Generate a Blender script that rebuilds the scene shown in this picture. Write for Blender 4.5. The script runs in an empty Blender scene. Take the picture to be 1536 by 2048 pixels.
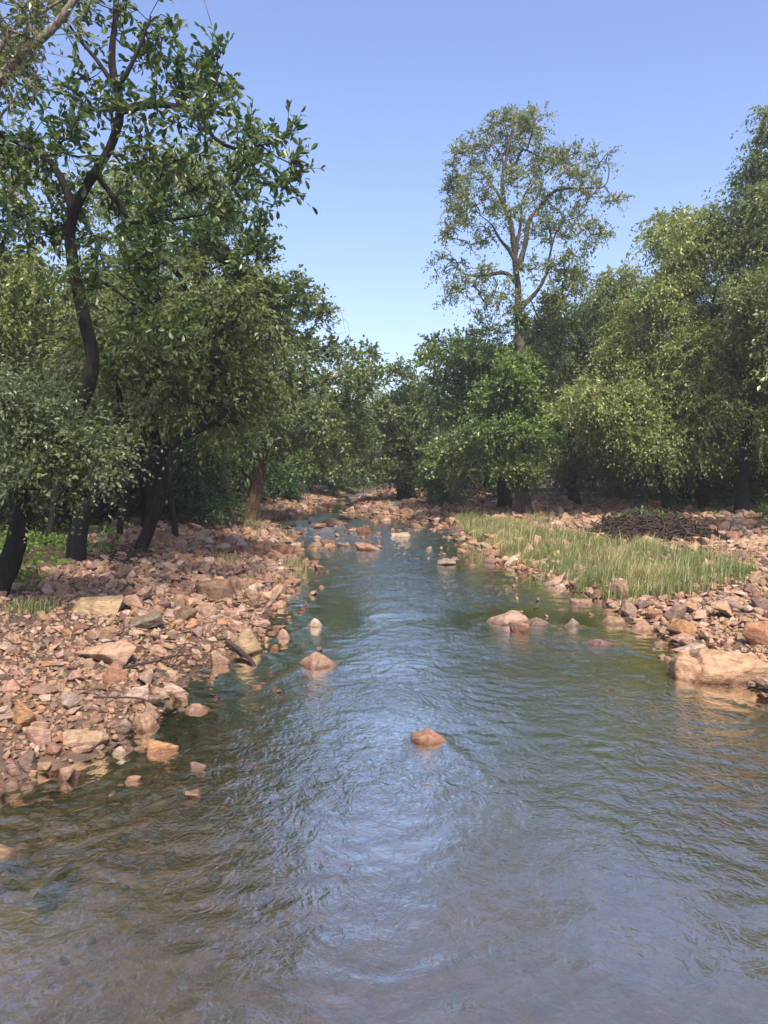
import bpy, bmesh, math, random
import numpy as np
from mathutils import Vector, Matrix

SC = bpy.context.scene
COL = SC.collection
R = math.radians

# ------------------------------------------------------------------ camera
CAM_Z, FPX, HOR = 2.5, 1547.0, 925.0          # eye height, focal length and horizon of the 1536x2048 picture
PITCH = math.atan((1024 - HOR) / FPX)
cam = bpy.data.objects.new('camera', bpy.data.cameras.new('camera'))
COL.objects.link(cam)
cam.location = (0, 0, CAM_Z)
cam.rotation_euler = (math.pi / 2 - PITCH, 0, 0)
cam.data.sensor_fit = 'VERTICAL'
cam.data.angle = 2 * math.atan(1024 / FPX)
cam.data.clip_start, cam.data.clip_end = 0.05, 3000
SC.camera = cam

# ------------------------------------------------------------------ sky, sun, exposure
SUN_EL, SUN_AZ = 52.0, 168.0                   # azimuth clockwise from +Y (the view direction)
w = bpy.data.worlds.new('World'); SC.world = w; w.use_nodes = True
nt = w.node_tree; nt.nodes.clear()
wo = nt.nodes.new('ShaderNodeOutputWorld'); bg = nt.nodes.new('ShaderNodeBackground')
sky = nt.nodes.new('ShaderNodeTexSky'); sky.sky_type = 'NISHITA'; sky.sun_disc = False
sky.sun_elevation = R(SUN_EL); sky.sun_rotation = R(SUN_AZ)
sky.altitude = 0; sky.air_density = 1.0; sky.dust_density = 2.0; sky.ozone_density = 3.0
bg.inputs['Strength'].default_value = 0.108
tn = nt.nodes.new('ShaderNodeMix'); tn.data_type = 'RGBA'; tn.blend_type = 'MULTIPLY'; tn.inputs[0].default_value = 1.0
tn.inputs[7].default_value = (1.0, 0.93, 1.02, 1)
nt.links.new(sky.outputs[0], tn.inputs[6]); nt.links.new(tn.outputs[2], bg.inputs['Color']); nt.links.new(bg.outputs[0], wo.inputs['Surface'])
sl = bpy.data.lights.new('sun', 'SUN'); sl.energy = 2.8; sl.angle = R(4.0); sl.color = (1.0, 0.90, 0.76)
sun = bpy.data.objects.new('sun', sl); COL.objects.link(sun)
sd = Vector((math.sin(R(SUN_AZ)) * math.cos(R(SUN_EL)), math.cos(R(SUN_AZ)) * math.cos(R(SUN_EL)), math.sin(R(SUN_EL))))
sun.rotation_euler = sd.to_track_quat('Z', 'Y').to_euler(); sun.location = sd * 60
vs = SC.view_settings; vs.view_transform = 'Standard'; vs.look = 'None'; vs.gamma = 1.0; vs.use_curve_mapping = False
vs.exposure = 1.36
HAZE = 0.0012                                  # density of the thin air haze built last
SC.render.engine = 'CYCLES'
cy = SC.cycles
cy.use_denoising = True; cy.max_bounces = 7; cy.diffuse_bounces = 3; cy.glossy_bounces = 3
cy.transmission_bounces = 4; cy.transparent_max_bounces = 12; cy.caustics_reflective = False; cy.caustics_refractive = False
cy.sample_clamp_indirect = 6.0

# ------------------------------------------------------------------ picture -> world
def ray(px, py):
    a, b = px - 768.0, 1024.0 - py
    return np.array([a, FPX * math.cos(PITCH) + b * math.sin(PITCH), -FPX * math.sin(PITCH) + b * math.cos(PITCH)])
def at(px, py, d):                             # the point of that sight line at depth d metres
    r = ray(px, py); return np.array([0, 0, CAM_Z]) + r * (d / r[1])
def flat(px, py, z=0.0):
    r = ray(px, py); t = (z - CAM_Z) / r[2]; return np.array([0, 0, CAM_Z]) + r * t
def pix(p):                                    # world -> picture
    v = np.asarray(p, float) - np.array([0, 0, CAM_Z])
    f = v[..., 1] * math.cos(PITCH) - v[..., 2] * math.sin(PITCH)
    u = v[..., 1] * math.sin(PITCH) + v[..., 2] * math.cos(PITCH)
    return 768 + FPX * v[..., 0] / f, 1024 - FPX * u / f

# ------------------------------------------------------------------ noise
_rs = np.random.RandomState(5)
_perm = np.concatenate([_rs.permutation(256)] * 3)
_grad = _rs.normal(size=(256, 3)); _grad /= np.linalg.norm(_grad, axis=1)[:, None]
def noise(p):
    p = np.atleast_2d(np.asarray(p, float)); i = np.floor(p).astype(int); f = p - i; i &= 255
    u = f * f * f * (f * (f * 6 - 15) + 10); out = np.zeros(len(p))
    for dx in (0, 1):
        wx = u[:, 0] if dx else 1 - u[:, 0]
        for dy in (0, 1):
            wy = u[:, 1] if dy else 1 - u[:, 1]
            for dz in (0, 1):
                wz = u[:, 2] if dz else 1 - u[:, 2]
                h = _perm[_perm[_perm[i[:, 0] + dx] + i[:, 1] + dy] + i[:, 2] + dz]
                out += wx * wy * wz * (_grad[h] * (f - [dx, dy, dz])).sum(1)
    return out
def noise2(x, y, s=1.0, z=0.0):
    x = np.asarray(x, float); return noise(np.stack([x.ravel() * s, np.asarray(y, float).ravel() * s, np.full(x.size, z)], 1)).reshape(x.shape)

# ------------------------------------------------------------------ the stream's outline and the land
left_px = [(0, 1565), (110, 1540), (210, 1503), (262, 1470), (318, 1440), (335, 1395), (385, 1340), (445, 1322), (512, 1303),
           (532, 1272), (522, 1240), (545, 1213), (578, 1190), (602, 1158), (598, 1130), (572, 1108), (576, 1084), (562, 1066),
           (528, 1052), (530, 1043), (585, 1033), (612, 1020), (640, 1008), (668, 998), (682, 992)]
right_px = [(738, 992), (716, 1001), (700, 1008), (712, 1015), (708, 1023), (760, 1031), (830, 1040), (890, 1046), (915, 1058),
            (950, 1085), (965, 1105), (1000, 1120), (1035, 1142), (1080, 1160), (1130, 1175), (1195, 1200), (1240, 1226),
            (1262, 1246), (1320, 1268), (1372, 1300), (1410, 1345), (1536, 1388)]
RIV = [(-5.6, -14), (-5.2, 0), (-4.6, 2.5), (-3.9, 4.6)] + [tuple(flat(*p)[:2]) for p in left_px] \
    + [(-2.4, 63), (0.5, 69), (8, 74), (22, 77), (22, 71), (9, 68), (1.5, 63)] + [tuple(flat(*p)[:2]) for p in right_px] \
    + [(4.9, 6.2), (5.6, 3), (6.2, 0), (6.6, -14)]
RIV = np.array(RIV)
def sdist(x, y):                               # signed distance to the shoreline, + on land
    x = np.asarray(x, float).ravel(); y = np.asarray(y, float).ravel()
    a = RIV; b = np.roll(RIV, -1, 0); best = np.full(len(x), 1e9); ins = np.zeros(len(x), bool)
    for (ax, ay), (bx, by) in zip(a, b):
        ex, ey = bx - ax, by - ay; t = np.clip(((x - ax) * ex + (y - ay) * ey) / (ex * ex + ey * ey), 0, 1)
        best = np.minimum(best, (x - ax - t * ex) ** 2 + (y - ay - t * ey) ** 2)
        if ey != 0: ins ^= ((ay > y) != (by > y)) & (x < ex * (y - ay) / ey + ax)
    return np.where(ins, -1, 1) * np.sqrt(best)
def height(x, y, s=None):
    x = np.asarray(x, float); sh = x.shape; x = x.ravel(); y = np.asarray(y, float).ravel()
    if s is None: s = sdist(x, y)
    sp = np.maximum(s, 0); sn = np.maximum(-s, 0)
    up = 0.02 + 0.34 * (1 - np.exp(-sp / 1.8)) + 0.028 * np.minimum(sp, 30) + 0.004 * np.clip(sp - 30, 0, 200)
    up += (0.05 * noise2(x, y, 0.7) + 0.14 * noise2(x, y, 0.16, 3.3)) * np.minimum(sp / 1.5, 1)
    dn = -0.015 - 0.75 * (1 - np.exp(-sn / 3.2)) + 0.07 * noise2(x, y, 0.9, 7.7) * np.minimum(sn, 1)
    dn = dn * (1 - .5 * np.exp(-((x + 3.2) / 1.7) ** 2 - ((y - 5.5) / 3) ** 2))         # shelf of silt on the near left
    return np.where(s > 0, np.maximum(up, 0.012), np.minimum(dn, -0.01)).reshape(sh)
def H(x, y): return float(height(np.array([x]), np.array([y]))[0])
def ground_hit(px, py):                        # where that sight line meets the land or the water
    r = ray(px, py); t = np.geomspace(2.0, 120, 900) / r[1]
    p = np.array([0, 0, CAM_Z]) + r * t[:, None]
    hz = np.maximum(height(p[:, 0], p[:, 1]), 0.0)
    k = int(np.argmax(p[:, 2] < hz)); return p[k if k else -1]

# ------------------------------------------------------------------ mesh builder
class Geo:
    def __init__(s): s.v, s.f, s.c, s.m, s.n = [], {3: [], 4: []}, {3: [], 4: []}, {3: [], 4: []}, 0
    def add(s, v, f, col=None, mat=0):
        v = np.asarray(v, float).reshape(-1, 3); f = np.asarray(f, int); k = f.shape[1]
        s.v.append(v); s.f[k].append(f + s.n); s.n += len(v)
        c = np.ones((len(f), 4)) if col is None else np.asarray(col, float)
        if c.ndim == 1: c = np.tile(c, (len(f), 1))
        if c.shape[1] == 3: c = np.c_[c, np.ones(len(c))]
        s.c[k].append(c); s.m[k].append(np.full(len(f), mat))
    def mesh(s, name, mats, smooth=False, colour=True):
        me = bpy.data.meshes.new(name)
        v = np.concatenate(s.v) if s.v else np.zeros((0, 3))
        f3 = np.concatenate(s.f[3]) if s.f[3] else np.zeros((0, 3), int)
        f4 = np.concatenate(s.f[4]) if s.f[4] else np.zeros((0, 4), int)
        me.vertices.add(len(v)); me.vertices.foreach_set('co', v.astype(np.float32).ravel())
        loops = np.concatenate([f3.ravel(), f4.ravel()]).astype(np.int32)
        tot = np.concatenate([np.full(len(f3), 3), np.full(len(f4), 4)]).astype(np.int32)
        st = np.concatenate([[0], np.cumsum(tot)[:-1]]).astype(np.int32)
        me.loops.add(len(loops)); me.loops.foreach_set('vertex_index', loops)
        me.polygons.add(len(tot)); me.polygons.foreach_set('loop_start', st); me.polygons.foreach_set('loop_total', tot)
        mi = np.concatenate([np.concatenate(s.m[k]) if s.m[k] else np.zeros(0) for k in (3, 4)]).astype(np.int32)
        me.polygons.foreach_set('material_index', mi)
        me.polygons.foreach_set('use_smooth', np.full(len(tot), smooth))
        if colour:
            c = np.concatenate([np.concatenate(s.c[k]) if s.c[k] else np.zeros((0, 4)) for k in (3, 4)])
            at_ = me.attributes.new('tint', 'FLOAT_COLOR', 'FACE'); at_.data.foreach_set('color', c.astype(np.float32).ravel())
        for m in mats: me.materials.append(m)
        me.update(calc_edges=True); me.validate(); return me
def link(name, me, parent=None, loc=None):
    o = bpy.data.objects.new(name, me); COL.objects.link(o)
    if loc is not None: o.location = loc
    if parent is not None: o.parent = parent
    return o
def tag(o, label=None, cat=None, group=None, kind=None):
    for k, v in (('label', label), ('category', cat), ('group', group), ('kind', kind)):
        if v: o[k] = v
    return o
def unit(v): return v / np.maximum(np.linalg.norm(v, axis=-1, keepdims=True), 1e-9)
def lin(r, g, b, k=1.0):
    c = np.array([r, g, b]) / 255.0
    return np.where(c <= 0.04045, c / 12.92, ((c + 0.055) / 1.055) ** 2.4) * k

# ------------------------------------------------------------------ materials
def mat(name):
    m = bpy.data.materials.new(name); m.use_nodes = True; t = m.node_tree; t.nodes.clear()
    return m, t, t.nodes.new('ShaderNodeOutputMaterial')
def N(t, kind, **kw):
    n = t.nodes.new(kind)
    for k, v in kw.items():
        if k in n.inputs: n.inputs[k].default_value = v
        else: setattr(n, k, v)
    return n
def ramp(t, fac, stops):
    r = t.nodes.new('ShaderNodeValToRGB'); e = r.color_ramp.elements
    while len(e) > 1: e.remove(e[-1])
    for i, (p, c) in enumerate(stops):
        x = e[0] if i == 0 else e.new(p); x.position = p; x.color = (*c, 1) if len(c) == 3 else c
    t.links.new(fac, r.inputs[0]); return r
def mixc(t, a, b, fac, mode='MIX'):
    n = t.nodes.new('ShaderNodeMix'); n.data_type = 'RGBA'; n.blend_type = mode
    for sock, val in ((n.inputs[0], fac), (n.inputs[6], a), (n.inputs[7], b)):
        if hasattr(val, 'is_output'): t.links.new(val, sock)
        elif isinstance(val, (int, float)): sock.default_value = val
        else: sock.default_value = (*val, 1)
    return n.outputs[2]
def math_(t, op, a, b=0.0, clamp=False):
    n = t.nodes.new('ShaderNodeMath'); n.operation = op; n.use_clamp = clamp
    for i, val in enumerate((a, b)):
        if hasattr(val, 'is_output'): t.links.new(val, n.inputs[i])
        else: n.inputs[i].default_value = val
    return n.outputs[0]
def coords(t, scale=(1, 1, 1), rot=(0, 0, 0), src='Object'):
    tc = t.nodes.new('ShaderNodeTexCoord'); mp = t.nodes.new('ShaderNodeMapping')
    mp.inputs['Scale'].default_value = scale; mp.inputs['Rotation'].default_value = rot
    t.links.new(tc.outputs[src], mp.inputs[0]); return mp.outputs[0]
def noise_n(t, vec, scale, detail=4.0, rough=0.55, dist=0.0):
    n = N(t, 'ShaderNodeTexNoise', Scale=scale, Detail=detail, Roughness=rough, Distortion=dist); t.links.new(vec, n.inputs['Vector']); return n.outputs[0]
def bump(t, h, strength, dist, prev=None):
    b = N(t, 'ShaderNodeBump', Strength=strength, Distance=dist); t.links.new(h, b.inputs['Height'])
    if prev is not None: t.links.new(prev, b.inputs['Normal'])
    return b.outputs[0]

def stone_material():
    m, t, out = mat('stone'); L = t.links
    a = N(t, 'ShaderNodeAttribute', attribute_name='tint'); v = coords(t)
    n1 = noise_n(t, v, 9, 5, 0.6, 0.4); n2 = noise_n(t, coords(t, (3, 3, 14), (0.5, 0.4, 0)), 3.0, 4, 0.6, 1.0); n3 = noise_n(t, v, 60, 4, 0.7)
    c = mixc(t, a.outputs['Color'], ramp(t, n1, [(0.3, (0.45, 0.40, 0.40)), (0.55, (1, 1, 1)), (0.75, (1.28, 1.2, 1.1))]).outputs[0], 0.75, 'MULTIPLY')
    c = mixc(t, c, ramp(t, n2, [(0.40, (1.25, 1.16, 1.05)), (0.5, (1, 1, 1)), (0.62, (0.75, 0.58, 0.48))]).outputs[0], 0.6, 'MULTIPLY')
    c = mixc(t, c, ramp(t, n3, [(0.25, (0.6, 0.6, 0.6)), (0.5, (1, 1, 1)), (0.8, (1.2, 1.2, 1.2))]).outputs[0], 0.6, 'MULTIPLY')
    g = t.nodes.new('ShaderNodeNewGeometry'); sx = t.nodes.new('ShaderNodeSeparateXYZ'); L.new(g.outputs['Position'], sx.inputs[0])
    wz = math_(t, 'ADD', sx.outputs[2], math_(t, 'MULTIPLY', math_(t, 'SUBTRACT', n1, 0.5), 0.05))
    mr = N(t, 'ShaderNodeMapRange'); mr.inputs[1].default_value = 0.065; mr.inputs[2].default_value = 0.0; L.new(wz, mr.inputs[0])   # wet band at the waterline
    c = mixc(t, c, (0.40, 0.34, 0.29), math_(t, 'MULTIPLY', mr.outputs[0], 0.95), 'MULTIPLY')
    p = N(t, 'ShaderNodeBsdfPrincipled'); L.new(c, p.inputs['Base Color'])
    L.new(math_(t, 'SUBTRACT', 0.85, math_(t, 'MULTIPLY', mr.outputs[0], 0.5)), p.inputs['Roughness'])
    p.inputs['Specular IOR Level'].default_value = 0.3
    b = bump(t, n1, 0.5, 0.05); b = bump(t, n2, 0.5, 0.03, b); b = bump(t, n3, 0.5, 0.008, b); L.new(b, p.inputs['Normal'])
    L.new(p.outputs[0], out.inputs[0]); return m

def ground_material():
    m, t, out = mat('ground'); L = t.links; v = coords(t)
    n1 = noise_n(t, v, 0.5, 6, 0.6); n2 = noise_n(t, v, 7, 6, 0.65); vo = N(t, 'ShaderNodeTexVoronoi', Scale=14.0); L.new(v, vo.inputs['Vector'])
    base = ramp(t, n1, [(0.3, (0.055, 0.040, 0.030)), (0.5, (0.11, 0.075, 0.053)), (0.7, (0.17, 0.115, 0.08))]).outputs[0]
    base = mixc(t, base, ramp(t, n2, [(0.3, (0.55, 0.5, 0.5)), (0.7, (1.25, 1.2, 1.15))]).outputs[0], 0.8, 'MULTIPLY')
    base = mixc(t, base, vo.outputs['Color'], 0.10, 'OVERLAY')
    at_ = N(t, 'ShaderNodeAttribute', attribute_name='land'); s = t.nodes.new('ShaderNodeSeparateColor'); L.new(at_.outputs['Color'], s.inputs[0])
    litter = ramp(t, n2, [(0.3, (0.022, 0.018, 0.012)), (0.6, (0.06, 0.045, 0.028)), (0.8, (0.05, 0.07, 0.02))]).outputs[0]
    c = mixc(t, base, litter, s.outputs[0])                                    # leaf litter and soil in the wood
    silt = ramp(t, n2, [(0.3, (0.12, 0.080, 0.048)), (0.5, (0.24, 0.155, 0.090)), (0.75, (0.34, 0.22, 0.13))]).outputs[0]
    c = mixc(t, c, silt, s.outputs[1])                                         # silt on the bed
    c = mixc(t, c, (0.33, 0.185, 0.095), math_(t, 'MULTIPLY', s.outputs[2], 0.8))   # sandy track
    p = N(t, 'ShaderNodeBsdfPrincipled', Roughness=0.92); p.inputs['Specular IOR Level'].default_value = 0.2
    L.new(c, p.inputs['Base Color'])
    b = bump(t, n2, 0.8, 0.05); b = bump(t, vo.outputs['Distance'], 0.5, 0.03, b); L.new(b, p.inputs['Normal'])
    L.new(p.outputs[0], out.inputs[0]); return m

def bark_material(name, dark, light, rough_bump=0.9, zs=0.16):
    m, t, out = mat(name); L = t.links
    v = coords(t, (1, 1, zs)); n1 = noise_n(t, v, 14, 6, 0.65, 0.3); n2 = noise_n(t, coords(t), 2.3, 4, 0.6)
    vo = N(t, 'ShaderNodeTexVoronoi', Scale=16.0, feature='DISTANCE_TO_EDGE'); L.new(v, vo.inputs['Vector'])
    c = ramp(t, n1, [(0.3, dark), (0.68, light)]).outputs[0]
    c = mixc(t, c, ramp(t, n2, [(0.3, (0.6, 0.6, 0.6)), (0.7, (1.2, 1.15, 1.1))]).outputs[0], 0.8, 'MULTIPLY')
    c = mixc(t, c, ramp(t, vo.outputs[0], [(0.0, (0.5, 0.5, 0.5)), (0.12, (1, 1, 1))]).outputs[0], 0.8, 'MULTIPLY')
    p = N(t, 'ShaderNodeBsdfPrincipled', Roughness=0.9); p.inputs['Specular IOR Level'].default_value = 0.2
    L.new(c, p.inputs['Base Color']); b = bump(t, n1, rough_bump, 0.04); b = bump(t, vo.outputs[0], 0.6, 0.04, b); L.new(b, p.inputs['Normal'])
    L.new(p.outputs[0], out.inputs[0]); return m

def leaf_material(name, trans=0.38, gloss=0.36, spec=0.55):
    m, t, out = mat(name); L = t.links
    a = N(t, 'ShaderNodeAttribute', attribute_name='tint')
    p = N(t, 'ShaderNodeBsdfPrincipled', Roughness=gloss); p.inputs['Specular IOR Level'].default_value = spec
    L.new(a.outputs['Color'], p.inputs['Base Color'])
    tr = N(t, 'ShaderNodeBsdfTranslucent'); L.new(mixc(t, a.outputs['Color'], (1.5, 1.45, 0.7), 1.0, 'MULTIPLY'), tr.inputs['Color'])
    mx = N(t, 'ShaderNodeMixShader'); mx.inputs[0].default_value = trans
    L.new(p.outputs[0], mx.inputs[1]); L.new(tr.outputs[0], mx.inputs[2]); L.new(mx.outputs[0], out.inputs[0]); return m

def water_material():
    m, t, out = mat('water'); L = t.links
    a = N(t, 'ShaderNodeAttribute', attribute_name='stream'); s = t.nodes.new('ShaderNodeSeparateColor'); L.new(a.outputs['Color'], s.inputs[0])
    depth, rough = s.outputs[0], s.outputs[1]
    v1 = coords(t, (1.0, 0.75, 1), (0, 0, 0.25)); v2 = coords(t, (1.0, 0.6, 1), (0, 0, -0.5)); v3 = coords(t, (1, 1, 1), (0, 0, 0.9))
    big = noise_n(t, v1, 1.6, 3, 0.5, 0.8); mid = noise_n(t, v2, 5.0, 3, 0.55, 1.2); fine = noise_n(t, v3, 17, 3, 0.6, 0.8)
    # ridged ripples: sharp crests, flat troughs
    ridge = math_(t, 'SUBTRACT', 1.0, math_(t, 'MULTIPLY', math_(t, 'ABSOLUTE', math_(t, 'SUBTRACT', mid, 0.5)), 4.0), True)
    b = bump(t, big, 1.0, 0.012)
    b2 = N(t, 'ShaderNodeBump', Distance=0.007); L.new(ridge, b2.inputs['Height']); L.new(b, b2.inputs['Normal'])
    L.new(math_(t, 'MULTIPLY', rough, 1.0, True), b2.inputs['Strength'])
    b3 = N(t, 'ShaderNodeBump', Distance=0.016); L.new(fine, b3.inputs['Height']); L.new(b2.outputs[0], b3.inputs['Normal'])
    L.new(math_(t, 'MULTIPLY', rough, 0.9, True), b3.inputs['Strength'])
    nrm = b3.outputs[0]
    fr = N(t, 'ShaderNodeFresnel', IOR=1.36); L.new(nrm, fr.inputs['Normal']); refl = math_(t, 'MULTIPLY', fr.outputs[0], 6.8, True)
    gl = N(t, 'ShaderNodeBsdfGlossy', Roughness=0.04); gl.inputs['Color'].default_value = (1.0, 0.975, 0.88, 1); L.new(nrm, gl.inputs['Normal'])
    murk = N(t, 'ShaderNodeBsdfDiffuse'); murk.inputs['Color'].default_value = (0.082, 0.080, 0.064, 1)
    tr = N(t, 'ShaderNodeBsdfTransparent'); tr.inputs['Color'].default_value = (0.98, 0.94, 0.87, 1)
    fac = math_(t, 'SUBTRACT', 1.0, math_(t, 'POWER', 0.28, depth), True)      # turbid water: the bed fades with depth
    body = N(t, 'ShaderNodeMixShader'); L.new(fac, body.inputs[0]); L.new(tr.outputs[0], body.inputs[1]); L.new(murk.outputs[0], body.inputs[2])
    mx = N(t, 'ShaderNodeMixShader'); L.new(refl, mx.inputs[0]); L.new(body.outputs[0], mx.inputs[1]); L.new(gl.outputs[0], mx.inputs[2])
    fm = math_(t, 'MULTIPLY', math_(t, 'SUBTRACT', math_(t, 'ADD', fine, math_(t, 'MULTIPLY', s.outputs[2], .16)), .70), 7.0, True)
    foam = N(t, 'ShaderNodeBsdfDiffuse'); foam.inputs['Color'].default_value = (0.7, 0.72, 0.74, 1)      # broken white water
    mf = N(t, 'ShaderNodeMixShader'); L.new(math_(t, 'MULTIPLY', fm, math_(t, 'MULTIPLY', s.outputs[2], .9), True), mf.inputs[0]); L.new(mx.outputs[0], mf.inputs[1]); L.new(foam.outputs[0], mf.inputs[2])
    L.new(mf.outputs[0], out.inputs[0]); return m

def plain(name, col, rough=0.9):
    m, t, out = mat(name); v = coords(t); n = noise_n(t, v, 20, 4, 0.6)
    c = mixc(t, col, ramp(t, n, [(0.3, (0.5, 0.5, 0.5)), (0.7, (1.3, 1.3, 1.3))]).outputs[0], 0.8, 'MULTIPLY')
    p = N(t, 'ShaderNodeBsdfPrincipled', Roughness=rough); t.links.new(c, p.inputs['Base Color']); t.links.new(bump(t, n, 0.6, 0.02), p.inputs['Normal'])
    t.links.new(p.outputs[0], out.inputs[0]); return m

STONE = stone_material(); GROUND = ground_material(); WATER = water_material()
BARK_DARK = bark_material('bark_dark', (0.007, 0.006, 0.006), (0.034, 0.028, 0.024))
BARK_BROWN = bark_material('bark_brown', (0.05, 0.030, 0.018), (0.26, 0.17, 0.105))
BARK_TALL = bark_material('bark_tall', (0.024, 0.020, 0.016), (0.155, 0.132, 0.108))
BARK_GREY = bark_material('bark_grey', (0.10, 0.085, 0.07), (0.30, 0.26, 0.22))
LEAF = leaf_material('leaf'); LEAF_DULL = leaf_material('leaf_dull', 0.42, 0.45, 0.4)
DEAD = plain('dead_wood', (0.045, 0.027, 0.019))

# ------------------------------------------------------------------ ground and water
def axis(parts):
    out = []
    for a, b, st in parts: out += list(np.arange(a, b, st))
    return np.array(out + [parts[-1][1]])
gx = np.concatenate([-np.geomspace(30, 900, 14)[::-1][:-1], axis([(-30, -14, 0.6), (-14, 14, 0.16), (14, 30, 0.6)]), np.geomspace(30, 900, 14)[1:]])
gy = np.concatenate([axis([(-300, -20, 20), (-20, 2, 1.0), (2, 24, 0.16), (24, 48, 0.25), (48, 90, 0.5)]), np.geomspace(90, 1200, 16)[1:]])
X, Y = np.meshgrid(gx, gy); S = sdist(X, Y).reshape(X.shape); Z = height(X, Y, S.ravel())
far = np.clip((np.hypot(X, Y) - 100) / 300, 0, 1); Z = Z + far * 4 * (noise2(X, Y, 0.01) + 0.2)
def grid_faces(nx, ny):
    i = np.arange((ny - 1) * (nx - 1)); r, c = i // (nx - 1), i % (nx - 1); a = r * nx + c
    return np.stack([a, a + 1, a + nx + 1, a + nx], 1)
g = Geo(); g.add(np.stack([X, Y, Z], -1).reshape(-1, 3), grid_faces(len(gx), len(gy)))
me = g.mesh('ground', [GROUND], smooth=True, colour=False)
sand = np.exp(-((X - 12.5) / 3.5) ** 2 - ((Y - 23.5) / 1.6) ** 2)
wood = np.clip((S - np.where(X < 0, 4.8, 9.0) + 1.2 * noise2(X, Y, 0.4, 2.0)) / 1.5, 0, 1) * (1 - sand)
silt = np.clip(-S / 0.8, 0, 1)
ca = me.attributes.new('land', 'FLOAT_COLOR', 'POINT')
ca.data.foreach_set('color', np.stack([wood, silt, sand, np.ones_like(S)], -1).astype(np.float32).ravel())
tag(link('ground', me), 'stony brown valley floor with leaf litter under the trees', kind='structure')

wx = axis([(-9, -5.2, .3), (-5.2, 6.8, .042), (6.8, 24, .8)]); wy = axis([(-13.5, 2.4, .5), (2.4, 12, .042), (12, 20, .065), (20, 40, .12), (40, 80, .5)])
X, Y = np.meshgrid(wx, wy); S = sdist(X, Y).reshape(X.shape); hb = height(X, Y, S.ravel())
rapid = np.exp(-((Y - 27) / 7.0) ** 2) + 0.5 * np.exp(-((Y - 16.5) / 1.2) ** 2)
ROCK_SPOTS = []                                # filled from the rocks below, for the wakes
def finish_water():
    calm = np.clip(0.62 + 1.3 * noise2(X, Y, 0.45, 8.0), 0.25, 1.1) * np.clip(.7 + Y / 18, .7, 1.0) + .5 * rapid
    def rid(a, b, sc, z): return 1 - 2 * np.abs(noise2(a, b, sc, z)) ** .8
    wxx = X + .16 * noise2(X, Y, 1.1, 21.); wyy = Y + .16 * noise2(X, Y, 1.1, 31.); ca_, sa_ = math.cos(.5), math.sin(.5)
    u1, v1 = wxx * ca_ + wyy * sa_, (wyy * ca_ - wxx * sa_); u2, v2 = wxx * ca_ - wyy * sa_, (wyy * ca_ + wxx * sa_)
    Zw = 0.016 * noise2(X, Y, 1.3, 1.0) + calm * (0.0100 * rid(u1 * .7, v1, 2.6, 4.) + 0.0100 * rid(u2 * .6, v2, 4.3, 14.) + .0095 * noise2(u1 * .8, v1, 7.5, 9.) + .0050 * noise2(u2, v2, 11., 19.))
    Zw += rapid * (0.030 * noise2(X, Y, 1.5, 4.0) + 0.02 * noise2(X, Y, 3.1, 5.0)) - .012
    wake = np.zeros_like(X)
    for rx, ry, rr in ROCK_SPOTS:
        dx, dy = X - rx, ry - Y                # downstream is towards the camera
        q = np.hypot(dx, dy) / rr
        wake += np.exp(-((q - 1.25) / 0.35) ** 2) * 0.6
        arm = np.abs(np.abs(dx) - (0.8 * rr + 0.38 * np.maximum(dy, 0)))
        wake += np.where(dy > 0, np.exp(-(arm / (0.25 * rr + 0.03)) ** 2 - dy / (5 * rr)), 0)
    Zw += 0.012 * wake
    Zw *= np.clip(-S / 0.25 + 0.2, 0.1, 1)
    Zw = np.where(S > 0.05, -0.004, Zw)
    g = Geo(); g.add(np.stack([X, Y, Zw], -1).reshape(-1, 3), grid_faces(len(wx), len(wy)))
    me = g.mesh('water', [WATER], smooth=True, colour=False)
    near = np.clip((Y - 2.5) / 5.0, 0, 1)
    rough = np.clip(calm * (0.35 + 0.5 * near) + 0.5 * rapid + 0.35 * wake, 0.12, 1.0) * np.clip(-S / 1.6 + 0.12, 0.12, 1)
    a = me.attributes.new('stream', 'FLOAT_COLOR', 'POINT')
    a.data.foreach_set('color', np.stack([np.clip(-hb, 0, 1), rough, np.clip(.30 * wake * np.clip(Y / 14, .3, 1) + .55 * rapid, 0, 1), np.ones_like(S)], -1).astype(np.float32).ravel())
    tag(link('water', me), 'shallow rippling stream reflecting the sky between stony banks', kind='structure')

# ------------------------------------------------------------------ rocks
def hull(pts, bev=0.0, seg=1):
    bm = bmesh.new()
    for p in pts: bm.verts.new(p)
    r = bmesh.ops.convex_hull(bm, input=bm.verts)
    bmesh.ops.delete(bm, geom=list({e for e in r['geom_interior'] + r['geom_unused'] if isinstance(e, bmesh.types.BMVert)}), context='VERTS')
    bmesh.ops.dissolve_limit(bm, angle_limit=R(9), verts=bm.verts, edges=bm.edges)
    if bev: bmesh.ops.bevel(bm, geom=list(bm.edges), offset=bev, offset_type='OFFSET', segments=seg, affect='EDGES', profile=0.6, clamp_overlap=True)
    return bm
def bm_arrays(bm):
    bmesh.ops.triangulate(bm, faces=bm.faces); bmesh.ops.recalc_face_normals(bm, faces=bm.faces)
    bm.verts.ensure_lookup_table(); bm.verts.index_update()
    v = np.array([x.co[:] for x in bm.verts]); f = np.array([[x.index for x in q.verts] for q in bm.faces]); bm.free(); return v, f
def rock_points(rs, n, taper=0.25, peak=0.0, boxy=0.5):
    p = rs.uniform(-1, 1, (n, 3)); q = unit(rs.normal(size=(n, 3)))
    p = q * (1 - boxy) + np.sign(p) * np.abs(p) ** 0.45 * boxy
    k = (p[:, 2] + 1) * 0.5
    p[:, :2] *= (1 - taper * k)[:, None]; p[:, 0] += peak * k
    return p
TEMPL_NEAR, TEMPL_FAR = [], []
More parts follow.
